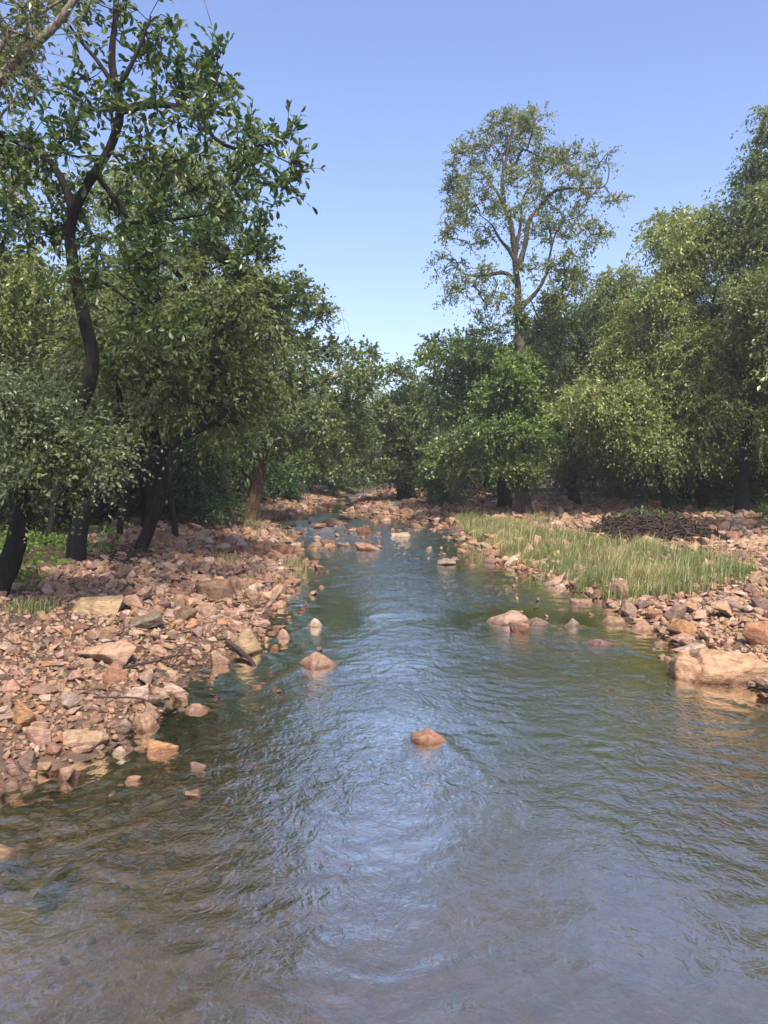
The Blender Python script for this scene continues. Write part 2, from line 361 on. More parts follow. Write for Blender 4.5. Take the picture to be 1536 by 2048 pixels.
for i in range(36):
    rs = np.random.RandomState(100 + i); pts = rock_points(rs, 12 + i % 5, 0.1 + 0.3 * rs.rand(), 0.3 * rs.normal(), rs.uniform(0.15, 0.75))
    TEMPL_NEAR.append(bm_arrays(hull(pts, 0.16))); TEMPL_FAR.append(bm_arrays(hull(pts)))
PAL = {'pink': lin(204, 163, 140), 'tan': lin(200, 165, 130), 'ochre': lin(204, 152, 100), 'purple grey': lin(150, 122, 116),
       'brown': lin(132, 100, 82), 'pale': lin(222, 194, 176), 'red brown': lin(176, 122, 100), 'grey': lin(156, 142, 128)}
PALW = [('pink', .33), ('tan', .22), ('ochre', .06), ('purple grey', .11), ('brown', .09), ('pale', .09), ('red brown', .08), ('grey', .02)]
ALB = 0.62; MEAN = lin(182, 150, 124)
def tint(rs, name):
    return np.clip((PAL[name] * .66 + MEAN * .34) * ALB * np.array([.96, 1.0, 1.0]) * rs.uniform(0.78, 1.12) * (1 + 0.03 * rs.normal(size=3)), 0.02, 0.8)
def rot_z(a): return np.array([[math.cos(a), -math.sin(a), 0], [math.sin(a), math.cos(a), 0], [0, 0, 1]])
def rot_x(a): return np.array([[1, 0, 0], [0, math.cos(a), -math.sin(a)], [0, math.sin(a), math.cos(a)]])
def hero_mesh(seed, sx, sy, sz, taper, peak, boxy, n, col, cuts=2, rough=0.065):
    rs = np.random.RandomState(seed); p = rock_points(rs, n, taper, peak, boxy)
    if taper > .6:                                                              # pointed rocks: uneven foot, shoulder and one peak
        th = np.arange(9) * .698 + rs.uniform(-.25, .25, 9); k = rs.uniform(.8, 1.0, 9)
        foot_ = np.stack([np.cos(th) * k, np.sin(th) * k, rs.uniform(-1, -.75, 9)], 1)
        th = np.arange(6) * 1.047 + rs.uniform(-.4, .4, 6); k = rs.uniform(.78, .98, 6); sh_ = np.stack([np.cos(th) * k + peak * .5, np.sin(th) * k, rs.uniform(-.3, .15, 6)], 1)
        p = np.vstack([foot_, sh_, [[peak, 0, 1.0], [peak + .22, .12, .82], [peak + .5, -.05, .55]]])
    p -= (p.max(0) + p.min(0)) / 2; p /= (p.max(0) - p.min(0)) / 2
    bm = hull(p * [sx, sy, sz], 0.10 * min(sx, sy, sz), 2)
    bmesh.ops.triangulate(bm, faces=bm.faces)
    big = 0.30 * min(sx, sy, sz)
    for _ in range(3):
        ed = [e for e in bm.edges if e.calc_length() > big]
        if ed: bmesh.ops.subdivide_edges(bm, edges=ed, cuts=1, use_grid_fill=True); bmesh.ops.triangulate(bm, faces=bm.faces)
    v, f = bm_arrays(bm); s = min(sx, sy, sz); q = v / s + seed * 3.1
    nn = unit(v / [sx * sx, sy * sy, sz * sz])
    d = noise(q * 1.1) * 1.6 + noise(q * 2.6) * 0.9 + noise(q * 6) * 0.4
    lay = np.abs(noise(q * [0.6, 0.6, 3.2])) * 1.1                          # bedding layers
    v = v + nn * ((d - lay) * rough * s)[:, None] * 1.5
    g = Geo(); g.add(v, f, col); return g.mesh('rock', [STONE], smooth=True)

# hand placed rocks: picture box, colour, label, taper, peak, boxy
HEROES = [
 (600, 1297, 678, 1338, 'pink', 'pink angular boulder with a pointed top standing alone in the stream by the driftwood', .55, -.35, .3),
 (612, 1232, 646, 1254, 'pale', 'small pale pointed rock standing in the water off the leaning-tree bank', .6, 0, .3),
 (550, 1253, 584, 1278, 'pink', 'small pink wedge rock in the water close to the large ochre-tan boulder', .5, -.2, .4),
 (822, 1457, 895, 1492, 'red brown', 'low rounded brown rock alone in mid-stream with a dark wet edge', .2, 0, .1),
 (968, 1216, 1056, 1249, 'pale', 'long flat pale slab lying in the stream off the grassy bank', .5, .25, .3),
 (1020, 1240, 1060, 1266, 'red brown', 'blunt reddish rock leaning on the long pale slab in the stream', .2, 0, .5),
 (1048, 1231, 1099, 1253, 'purple grey', 'flat grey rock touching the end of the pale slab in the stream', .5, 0, .2),
 (1130, 1233, 1161, 1254, 'grey', 'small grey peaked rock with a split top alone in shallow water', .5, .1, .2),
 (1160, 1277, 1248, 1295, 'purple grey', 'dark flat hump barely breaking the surface of the shallows', .4, 0, .1),
 (706, 1084, 762, 1103, 'pink', 'long pinkish rock, the largest in the riffle', .3, -.2, .5),
 (712, 1047, 741, 1069, 'red brown', 'jagged upright brown rock in the middle of the riffle', .2, -.1, .6),
 (783, 1063, 823, 1076, 'pale', 'low pale rock with a dark end in the riffle', .3, .1, .3),
 (875, 1113, 915, 1131, 'grey', 'smooth grey-brown domed rock in water near the lone grass tuft', .4, 0, .1),
 (968, 1113, 1002, 1128, 'purple grey', 'grey flat-topped rock at the water edge beside the grass tuft', .4, 0, .2),
 (580, 1087, 610, 1104, 'red brown', 'rust-red rock at the near corner of the riffle', .4, .1, .4),
 (614, 1081, 642, 1096, 'tan', 'tan block next to the rust-red rock in the riffle', .2, 0, .5),
 (641, 1074, 673, 1091, 'brown', 'brown humped rock between tan block and long pinkish riffle rock', .4, -.2, .3),
 (612, 1044, 652, 1057, 'pink', 'low wide pink rock upstream in the riffle', .3, 0, .3),
 (640, 1036, 690, 1049, 'tan', 'tan stepped rock at the upstream head of the riffle', .3, .1, .4),
 (818, 1044, 858, 1058, 'pink', 'pink ragged rock in the riffle facing the far gravel bar', .4, .2, .4),
 (758, 1034, 784, 1044, 'pale', 'pale rounded stone at the upstream edge of the riffle', .3, 0, .2),
 (676, 1028, 705, 1040, 'grey', 'greyish rock where the stream narrows above the riffle', .4, 0, .3),
 (1080, 1144, 1132, 1172, 'pale', 'pale pink rock pair end jutting from the grass into the stream', .4, .2, .5),
 (1140, 1196, 1187, 1210, 'pink', 'flat pink stone awash beside the reed bank', .3, 0, .2),
 (1186, 1178, 1216, 1199, 'red brown', 'reddish stone against the reeds at the waterline', .4, 0, .4),
 (1222, 1162, 1264, 1202, 'pink', 'tall pinkish-grey rock standing upright at the edge of the reeds', .45, .1, .4),
 (1200, 1230, 1262, 1252, 'tan', 'broad grey-tan rock at the near tip of the right-hand gravel', .4, 0, .2),
 (1258, 1239, 1322, 1265, 'tan', 'wide tan rock with dark wet base at the gravel edge', .3, .1, .3),
 (1345, 1240, 1400, 1273, 'ochre', 'orange rounded boulder at the waterline above the big tan boulder', .3, .2, .25),
 (1350, 1268, 1400, 1284, 'pink', 'flat pink stone awash in front of the orange boulder', .3, 0, .2),
 (1352, 1284, 1420, 1310, 'pale', 'pale pink slab just behind the big tan boulder', .3, 0, .3),
 (1500, 1236, 1570, 1292, 'ochre', 'orange brown boulder on the gravel above the big tan boulder', .3, 0, .3),
 (1060, 1120, 1092, 1136, 'tan', 'small tan stone lodged in front of the reeds', .3, 0, .4),
 (145, 1195, 237, 1230, 'tan', 'long tan block lying on the rubble below the leaning trunks', .15, .05, .75),
 (387, 1156, 462, 1202, 'brown', 'big upright brown slab with a cracked face on the rubble bank', .1, -.15, .75),
 (440, 1150, 482, 1180, 'brown', 'brown slab tucked behind the big upright brown slab', .15, 0, .7),
 (335, 1207, 391, 1242, 'brown', 'dark brown angular rock in the middle of the rubble bank', .4, .2, .5),
 (432, 1238, 523, 1312, 'tan', 'large ochre-tan boulder with a split flat face at the water edge', .25, -.1, .55),
 (150, 1278, 262, 1332, 'pink', 'large low pink boulder with a pale end on the rubble bank', .3, .25, .35),
 (244, 1369, 292, 1408, 'pale', 'whitish pink folded rock at the edge of the inlet', .35, .1, .55),
 (256, 1422, 317, 1467, 'tan', 'smooth tan boulder half in the inlet water', .25, .1, .35),
 (224, 1436, 260, 1470, 'grey', 'small grey faceted rock beside the smooth tan inlet boulder', .3, 0, .4),
 (122, 1457, 202, 1502, 'tan', 'rounded speckled tan boulder at the brown shallows', .35, .1, .15),
 (287, 1480, 354, 1512, 'ochre', 'flat ochre rock with bands standing in the brown shallows', .4, .2, .4),
 (20, 1396, 66, 1458, 'ochre', 'bright ochre upright stone on the bank', .25, 0, .5),
 (320, 1367, 372, 1391, 'pale', 'pale flat-topped rock with a chipped face in the inlet', .25, -.1, .6),
 (345, 1386, 380, 1404, 'pink', 'pink loaf-shaped stone in the inlet in front of the flat-topped rock', .15, 0, .6),
 (360, 1404, 424, 1430, 'tan', 'tan pointed rock trailing into the inlet water', .6, -.4, .3),
 (106, 1531, 142, 1562, 'pink', 'pink block with a white vein in the brown shallows', .3, .1, .55),
 (218, 1489, 252, 1514, 'pale', 'small pale pink pyramid in the shallows', .65, 0, .35),
 (414, 1301, 458, 1332, 'pink', 'squarish pink stone at the inlet mouth beside the driftwood', .15, 0, .65),
 (205, 1320, 245, 1370, 'red brown', 'reddish pointed rock beside the large low pink boulder', .5, 0, .4),
 (12, 1505, 62, 1545, 'purple grey', 'purple grey block at the edge of the brown shallows', .2, 0, .6),
 (76, 1488, 118, 1520, 'red brown', 'dull red chipped rock beside the rounded speckled boulder', .3, 0, .4),
 (48, 1450, 96, 1492, 'pink', 'square pink block with a crack above the shallows', .15, 0, .75),
 (-30, 1684, 33, 1722, 'tan', 'cream-tan block standing alone in the shallows', .15, 0, .7),
 (535, 1196, 572, 1218, 'pink', 'pink rock at the tip of the rubble spit', .35, .1, .35),
 (575, 1152, 602, 1172, 'tan', 'tan rock standing off the bank by the small grass tuft', .35, 0, .4),
 (255, 1223, 320, 1262, 'grey', 'grey banded slab resting on the rubble near the long tan block', .3, .2, .6),
]
HERO_FOOT = []
def hero_rock(i, box, cname, label, taper, peak, boxy):
    x0, y0, x1, y1 = box; rs = np.random.RandomState(1000 + i * 7)
    p = ground_hit((x0 + x1) / 2, y1); d = p[1]; k = d / FPX
    w_ = (x1 - x0) * k / 2; dep = w_ * rs.uniform(0.6, 0.85)
    elev = math.atan2(CAM_Z, d)
    if taper >= .5: taper = min(taper * 1.45, .92); w_ *= 1.14
    vis = (.88 if p[2] < .005 else 1.05) * max((y1 - y0) * k - 0.8 * dep * math.tan(elev), 0.35 * (y1 - y0) * k)      # part of the box is the top seen from above
    hb = min(H(p[0], d + dep), 0.0) if p[2] < 0.005 else p[2]
    sink = min(0.6 * vis + 0.03, 0.3) if p[2] < 0.005 else 0.18 * vis + 0.02
    sz = (vis + sink) / 2
    if p[2] > .005: w_ *= 1.10; dep *= 1.1
    me = hero_mesh(300 + i, w_ * 1.04, dep, sz, taper, peak, boxy, 20 if boxy < .3 else 16, tint(rs, cname))
    o = link('rock', me, loc=(p[0], d + dep * 0.8, max(p[2], 0) + sz - sink))
    tag(o, label, 'rock'); HERO_FOOT.append((p[0], d + dep * 0.8, max(w_, dep)))
    if p[2] < 0.005: ROCK_SPOTS.append((p[0], d + dep * 0.8, max(w_ * 0.9, 0.08)))
    return o
for i, h in enumerate(HEROES): hero_rock(i, h[:4], h[4], h[5], *h[6:])

# the big two-lobed boulder on the right: one continuous rock mesh with a cleft
def big_boulder():
    p = ground_hit(1470, 1372); d = p[1]; k = d / FPX
    rs = np.random.RandomState(77); g = Geo(); c = PAL['tan'] * ALB * 1.12
    for (x0, x1, top, sd_, dy) in ((1392, 1575, 1300, 501, 0.0), (1374, 1440, 1310, 502, 0.12)):
        sx = (x1 - x0) / 2 * k; cx = ((x0 + x1) / 2 - 768) * k
        szz = (1372 - top) * k * 0.5 - 0.05
        me = hero_mesh(sd_, sx, 0.36, szz + 0.08, .12, .05, .7, 18, c, rough=0.10)
        v = np.zeros(len(me.vertices) * 3); me.vertices.foreach_get('co', v); v = v.reshape(-1, 3) + [cx, d + 0.34 + dy, szz - 0.08]
        f = np.zeros(len(me.polygons) * 3, int); me.polygons.foreach_get('vertices', f); g.add(v - [p[0], d + .3, 0], f.reshape(-1, 3), c); bpy.data.meshes.remove(me)
    o = link('boulder', g.mesh('boulder', [STONE], smooth=True), loc=(p[0], d + .3, 0))
    tag(o, 'big tan two-lobed boulder with folded layers, the largest rock on the shore', 'rock'); HERO_FOOT.append((p[0], d + .34, .62)); ROCK_SPOTS.append((p[0] - 0.1, d + .3, .5))
big_boulder()

# scattered stones
RES = 0.035; OX, OY = -26.0, 3.0; OCC = np.zeros((int(64 / RES), int(52 / RES)), bool)
def mark(x, y, r):
    i, j, k = int((y - OY) / RES), int((x - OX) / RES), max(int(r / RES), 0); OCC[max(i - k, 0):i + k + 1, max(j - k, 0):j + k + 1] = True
for x, y, r in HERO_FOOT: mark(x, y, r * 0.6)
GRASS_PX = [(905, 1042), (960, 1038), (1080, 1062), (1180, 1085), (1330, 1105), (1440, 1118), (1505, 1150), (1440, 1185), (1330, 1200), (1215, 1200), (1130, 1165), (1030, 1130), (960, 1088), (915, 1056)]
GRASS = np.array([ground_hit(*p)[:2] for p in GRASS_PX])
def inside(poly, x, y):
    ins = np.zeros(len(x), bool)
    for (ax, ay), (bx, by) in zip(poly, np.roll(poly, -1, 0)):
        if by != ay: ins ^= ((ay > y) != (by > y)) & (x < (bx - ax) * (y - ay) / (by - ay) + ax)
    return ins
rs = np.random.RandomState(42); stones = []
def throw(n, ylo, yhi, rlo, rhi, slo=-2.6, shi=10.0, keep=1.0):
    ym = (ylo + yhi) / 2; n = int(n * (.54 * ym + 2.8) / (.54 * ym + 1.2))
    y = ylo + (yhi - ylo) * rs.rand(n); x = (rs.rand(n) * 2 - 1) * (0.54 * y + 2.8)
    s = sdist(x, y); lim = np.where(x < 0, np.minimum(shi, 3.2 + 0.10 * y), shi)
    ok = (s > slo) & (s < lim) & (rs.rand(n) < np.where(s < 0, np.exp(s * 1.6), 1.0) * keep * np.where(s > lim * 0.6, 0.6, 1))
    gr = inside(GRASS, x, y); ok &= ~(gr & (rs.rand(n) < 0.8))
    x, y, s = x[ok], y[ok], s[ok]; h = height(x, y, s); rr = rlo * (rhi / rlo) ** (rs.rand(len(x)) ** 1.3)
    for a, b, z, r, ss in zip(x, y, h, rr, s):
        i, j, k = int((b - OY) / RES), int((a - OX) / RES), int(0.56 * r / RES)
        if not (k < i < OCC.shape[0] - k - 1 and k < j < OCC.shape[1] - k - 1): continue
        if OCC[i, j] or OCC[i - k, j] or OCC[i + k, j] or OCC[i, j - k] or OCC[i, j + k]: continue
        OCC[i - k:i + k + 1, j - k:j + k + 1] = True; stones.append((a, b, z, r, ss))
def riffle():
    for (n, px0, px1, py0, py1, r0, r1) in ((130, 560, 760, 1026, 1104, .08, .20), (110, 640, 880, 1014, 1066, .09, .22), (46, 850, 1010, 1062, 1135, .05, .14), (30, 1010, 1230, 1140, 1235, .04, .12), (30, 520, 640, 1110, 1300, .04, .11), (46, 10, 400, 1440, 1600, .04, .11), (22, 300, 560, 1300, 1420, .04, .10), (24, 1230, 1420, 1230, 1330, .05, .11)):
        for _ in range(n):
            p = flat(rs.uniform(px0, px1), rs.uniform(py0, py1)); r = r0 * (r1 / r0) ** rs.rand(); s = float(sdist(p[:1], p[1:2])[0])
            if s < -.05 and math.hypot(*(np.array([(h[0] - p[0]) ** 2 + (h[1] - p[1]) ** 2 for h in HERO_FOOT]).min(),)) > .16:
                stones.append((p[0], p[1], rs.uniform(-.6, .12) * r, r, s))
for (ylo, yhi, f) in ((3.3, 11, 1.0), (11, 18, 1.25), (18, 28, 1.8), (28, 46, 2.6), (46, 62, 3.6)):
    A = (yhi - ylo) * (yhi + ylo) * 0.6
    throw(int(A * 6), ylo, yhi, 0.11 * min(f, 2), 0.19 * min(f, 1.8))
    throw(int(A * 52), ylo, yhi, 0.062 * min(f, 2.2), 0.11 * min(f, 2))
    throw(int(A * 110 / f), ylo, yhi, 0.042 * f, 0.07 * f)
    if ylo < 18: throw(int(A * 330 / f), ylo, yhi, 0.022 * f, 0.042 * f)
riffle()
stones = np.array(stones)
names = [n for n, _ in PALW]; prob = np.array([p for _, p in PALW]); prob /= prob.sum()
px_, py_ = pix(stones[:, :3]); inframe = (px_ > 5) & (px_ < 1531) & (py_ < 2040)
score = np.where(inframe & (stones[:, 4] > -0.35), stones[:, 3] / stones[:, 1], 0)
order = np.argsort(-score); single = set(order[:235].tolist())
import re
def short(lb): return re.split(r' (?:with|standing|lying|in|at|on|resting|alone|off|beside|leaning|touching|barely|jutting|awash|against|next|between|where|just|half|tucked|trailing|upstream|facing|close|above|lodged|below|behind)\b|,', lb)[0]
NAMED = [(x, y, short(h[5])) for (x, y, r), h in zip(HERO_FOOT, HEROES)] + [(HERO_FOOT[-1][0], HERO_FOOT[-1][1], 'big tan two-lobed boulder')]
def stone_label(x, y, r, cn, flatness, s):
    d = [(math.hypot(a - x, b - y), a, b, n) for a, b, n in NAMED]; dd, a, b, n = min(d); ux, uy = x - a, y - b
    rel = ('upstream of' if uy > 0 else 'downstream of') if abs(uy) > abs(ux) else (('landward of' if (ux < 0) == (x < 0) else 'streamward of') if s > 0 else 'across the water from')
    near = 'close ' if dd < .9 else 'well '
    return '%s %s %s stone %s%s the %s' % ('small' if r < .12 else 'large' if r > .22 else 'medium', cn, 'flat' if flatness < .58 else 'blocky', near, rel, n)
PLACE = {'left': 'lying in the rubble on the bank of the leaning trees', 'right': 'lying in the gravel on the bank of the reeds', 'water': 'half sunk in the shallows at the edge of the rubble'}
rub_l, rub_r, rub_w = Geo(), Geo(), Geo()
for i, (x, y, z, r, s) in enumerate(stones):
    r_ = np.random.RandomState(i); cn = names[r_.choice(len(names), p=prob)]; c = tint(r_, cn)
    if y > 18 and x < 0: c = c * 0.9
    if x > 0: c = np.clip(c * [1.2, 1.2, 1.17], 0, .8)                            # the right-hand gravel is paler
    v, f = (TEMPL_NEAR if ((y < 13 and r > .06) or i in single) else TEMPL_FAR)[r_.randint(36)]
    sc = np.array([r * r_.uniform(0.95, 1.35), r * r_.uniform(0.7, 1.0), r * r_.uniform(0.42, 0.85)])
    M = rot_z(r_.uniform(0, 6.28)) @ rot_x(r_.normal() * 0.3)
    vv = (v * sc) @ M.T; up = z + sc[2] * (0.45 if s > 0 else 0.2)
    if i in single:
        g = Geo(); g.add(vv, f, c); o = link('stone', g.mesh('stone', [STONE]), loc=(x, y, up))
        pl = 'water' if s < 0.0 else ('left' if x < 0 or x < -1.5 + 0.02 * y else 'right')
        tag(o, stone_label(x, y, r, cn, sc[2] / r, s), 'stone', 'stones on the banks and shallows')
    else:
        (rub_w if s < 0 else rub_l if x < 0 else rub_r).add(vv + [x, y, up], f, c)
for gg, lb in ((rub_l, 'pink and brown rubble covering the bank of the leaning trees'), (rub_r, 'pale pink gravel and rubble around the reeds and tall tree'), (rub_w, 'sunken stones under the shallow water along both shores')):
    tag(link('rubble', gg.mesh('rubble', [STONE])), lb, 'rubble', kind='stuff')
finish_water()

# ------------------------------------------------------------------ branches and leaves
def smooth_path(pts, step):
    pts = np.asarray(pts, float); q = np.vstack([2 * pts[0] - pts[1], pts, 2 * pts[-1] - pts[-2]]); out = []
    for i in range(1, len(q) - 2):
        a, b, c, d = q[i - 1:i + 3]; n = max(int(np.linalg.norm(c - b) / step), 1)
        for t in np.linspace(0, 1, n, endpoint=False):
            out.append(0.5 * ((2 * b) + (-a + c) * t + (2 * a - 5 * b + 4 * c - d) * t * t + (-a + 3 * b - 3 * c + d) * t ** 3))
    return np.array(out + [pts[-1]])
def tube(g, path, rad, sides, mat_=0, lobes=None, knob=0.0, seed=0):
    n = len(path); T = np.gradient(path, axis=0); T = unit(T); u = np.cross(T[0], [0.3, 0.9, 0.2]); u = u / np.linalg.norm(u); ring = []
    th = np.arange(sides) * 2 * math.pi / sides
    for i in range(n):
        u = u - T[i] * u.dot(T[i]); u /= np.linalg.norm(u) + 1e-9; w_ = np.cross(T[i], u)
        r = np.full(sides, rad[i])
        if lobes is not None:
            hgt = np.linalg.norm(path[i] - path[0]); r = r * (1 + lobes * math.exp(-hgt / 0.45) * (0.55 + 0.45 * np.cos(4 * th + seed)) + 0.10 * np.cos(3 * th + hgt * 0.8 + seed))
        c = path[i] + (np.cos(th) * r)[:, None] * u + (np.sin(th) * r)[:, None] * w_
        if knob: c = path[i] + (c - path[i]) * (1 + knob * noise(c * 3.3 + seed) + 0.5 * knob * noise(c * 8 + seed))[:, None]
        ring.append(c)
    v = np.concatenate(ring); i = np.arange((n - 1) * sides); a = (i // sides) * sides + i % sides; b = (i // sides) * sides + (i + 1) % sides
    g.add(v, np.stack([a, b, b + sides, a + sides], 1), None, mat_)
    m = len(v); 
    g.v[-1] = np.vstack([v, path[-1] + T[-1] * rad[-1]]); g.n += 1
    k = np.arange(sides); e = (n - 1) * sides; base = g.n - m - 1
    g.f[3].append(np.stack([e + k, e + (k + 1) % sides, np.full(sides, m)], 1) + base); g.c[3].append(np.ones((sides, 4))); g.m[3].append(np.full(sides, mat_))

LEAFK = np.array([1.72, 1.72, 1.75])                                           # the left-hand species are darker green
MESHMAX = [6]
STYLE = {   # leaf length, width, colours (dark, mid, bright), twigs per tip, leaves per twig, twig length, droop, big leaf outline
 'big':   dict(L=.125, W=.058, cols=[(.022, .045, .014), (.040, .070, .020), (.085, .115, .030)], nt=5, nl=8, tl=.42, droop=.15, up=.25, mesh=6),
 'broad': dict(L=.140, W=.095, cols=[(.042, .068, .022), (.070, .100, .032), (.115, .145, .055)], nt=6, nl=12, tl=.70, droop=.25, up=.3, mesh=6),
 'bright': dict(L=.135, W=.090, cols=[(.044, .074, .020), (.070, .106, .030), (.11, .145, .044)], nt=6, nl=11, tl=.65, droop=.25, up=.3, mesh=6),
 'olive': dict(L=.115, W=.056, cols=[(.046, .064, .024), (.074, .096, .034), (.12, .14, .055)], nt=8, nl=16, tl=.85, droop=.55, up=.2, mesh=4),
 'yellow': dict(L=.115, W=.060, cols=[(.064, .084, .026), (.105, .126, .040), (.17, .185, .070)], nt=8, nl=16, tl=.9, droop=.6, up=.25, mesh=4),
 'grey':  dict(L=.11, W=.060, cols=[(.045, .068, .030), (.072, .100, .044), (.115, .14, .064)], nt=8, nl=15, tl=.8, droop=.25, up=.3, mesh=4),
 'blue':  dict(L=.10, W=.045, cols=[(.026, .056, .020), (.042, .080, .028), (.064, .105, .038)], nt=9, nl=16, tl=.75, droop=.45, up=.3, mesh=4),
 'sparse': dict(L=.125, W=.055, cols=[(.050, .064, .026), (.080, .095, .038), (.12, .13, .058)], nt=9, nl=9, tl=.55, droop=.35, up=.35, mesh=4),
 'bare':  dict(L=.07, W=.03, cols=[(.06, .06, .03), (.08, .08, .03), (.1, .1, .04)], nt=4, nl=2, tl=.6, droop=.1, up=.2, mesh=4),
 'deep':  dict(L=.16, W=.085, cols=[(.022, .045, .015), (.034, .062, .020), (.055, .085, .025)], nt=7, nl=11, tl=.9, droop=.3, up=.25, mesh=4),
}
def leaf_faces(g, b, d, n, L, W, col, kind, mat_=0):
    s = unit(np.cross(d, n)); n = np.cross(s, d); L = L[:, None]; W = W[:, None]
    if kind == 4:
        v = np.stack([b, b + d * L * .45 + s * W * .5 + n * L * .06, b + d * L, b + d * L * .45 - s * W * .5 + n * L * .06], 1)
        f = np.arange(len(b) * 4).reshape(-1, 4); g.add(v, f, col, mat_)
    else:
        v = np.stack([b, b + d * L * .4 + s * W * .44 + n * L * .07, b + d * L * .75 + s * W * .42 + n * L * .03, b + d * L - n * L * .06,
                      b + d * L * .75 - s * W * .42 + n * L * .03, b + d * L * .4 - s * W * .44 + n * L * .07], 1)
        k = np.arange(len(b))[:, None] * 6
        f = np.concatenate([k + [0, 1, 2, 3], k + [3, 4, 5, 0]]); g.add(v, f, np.concatenate([col, col]), mat_)
def spray(g, tips, outw, st, rs, mat_=0, dens=1.0, twigs=None, size=1.0):
    nt, nl = max(int(round(st['nt'] * dens)), 1), st['nl']; n = len(tips)
    a = np.repeat(tips, nt, 0); o = np.repeat(outw, nt, 0)
    d = unit(o * .55 + rs.normal(size=a.shape) * .75 + [0, 0, st['up']]); tl = st['tl'] * rs.uniform(.5, 1.25, len(a))
    br = rs.rand(len(a)) * .75 + np.repeat(rs.rand(n), nt) * .5 - .1                                # brightness shared by the twig
    t = (np.arange(nl) + .5) / nl
    tt = np.clip(t[None] + rs.normal(size=(len(a), nl)) * .05, .05, 1.05)
    dr = st['droop'] * tl[:, None] * tt ** 2
    p = a[:, None] + d[:, None] * (tl[:, None] * tt)[..., None]; p[..., 2] -= dr
    tan = unit(d[:, None] - np.array([0, 0, 1.0]) * (2 * st['droop'] * tt)[..., None])
    p = p.reshape(-1, 3); tan = tan.reshape(-1, 3); m = len(p)
    ld = unit(tan * .7 + rs.normal(size=(m, 3)) * .65 - [0, 0, .45 * st['droop']])
    nn = unit(rs.normal(size=(m, 3)) * .75 + [0, 0, 1.0]); nn = unit(nn - ld * (nn * ld).sum(1)[:, None])
    sz = rs.uniform(.65, 1.25, m) * size
    k = np.clip(np.repeat(br, nl) + rs.normal(size=m) * .16, 0, 1)[:, None]; c0, c1, c2 = [np.array(c) * LEAFK for c in st['cols']]
    col = np.where(k < .5, c0 + (c1 - c0) * k * 2, c1 + (c2 - c1) * (k * 2 - 1)) * rs.uniform(.85, 1.15, (m, 1))
    leaf_faces(g, p, ld, nn, st['L'] * sz, st['W'] * sz, col, min(st['mesh'], MESHMAX[0]), mat_)
    if twigs is not None:
        for i in range(len(a)):
            if rs.rand() < .6:
                q = a[i] + d[i] * (tl[i] * np.array([0, .5, 1.0]))[:, None]; q[:, 2] -= st['droop'] * tl[i] * np.array([0, .25, 1.0])
                tube(twigs, q, [.006, .0045, .003], 3)
    return p, ld, nn, sz, col

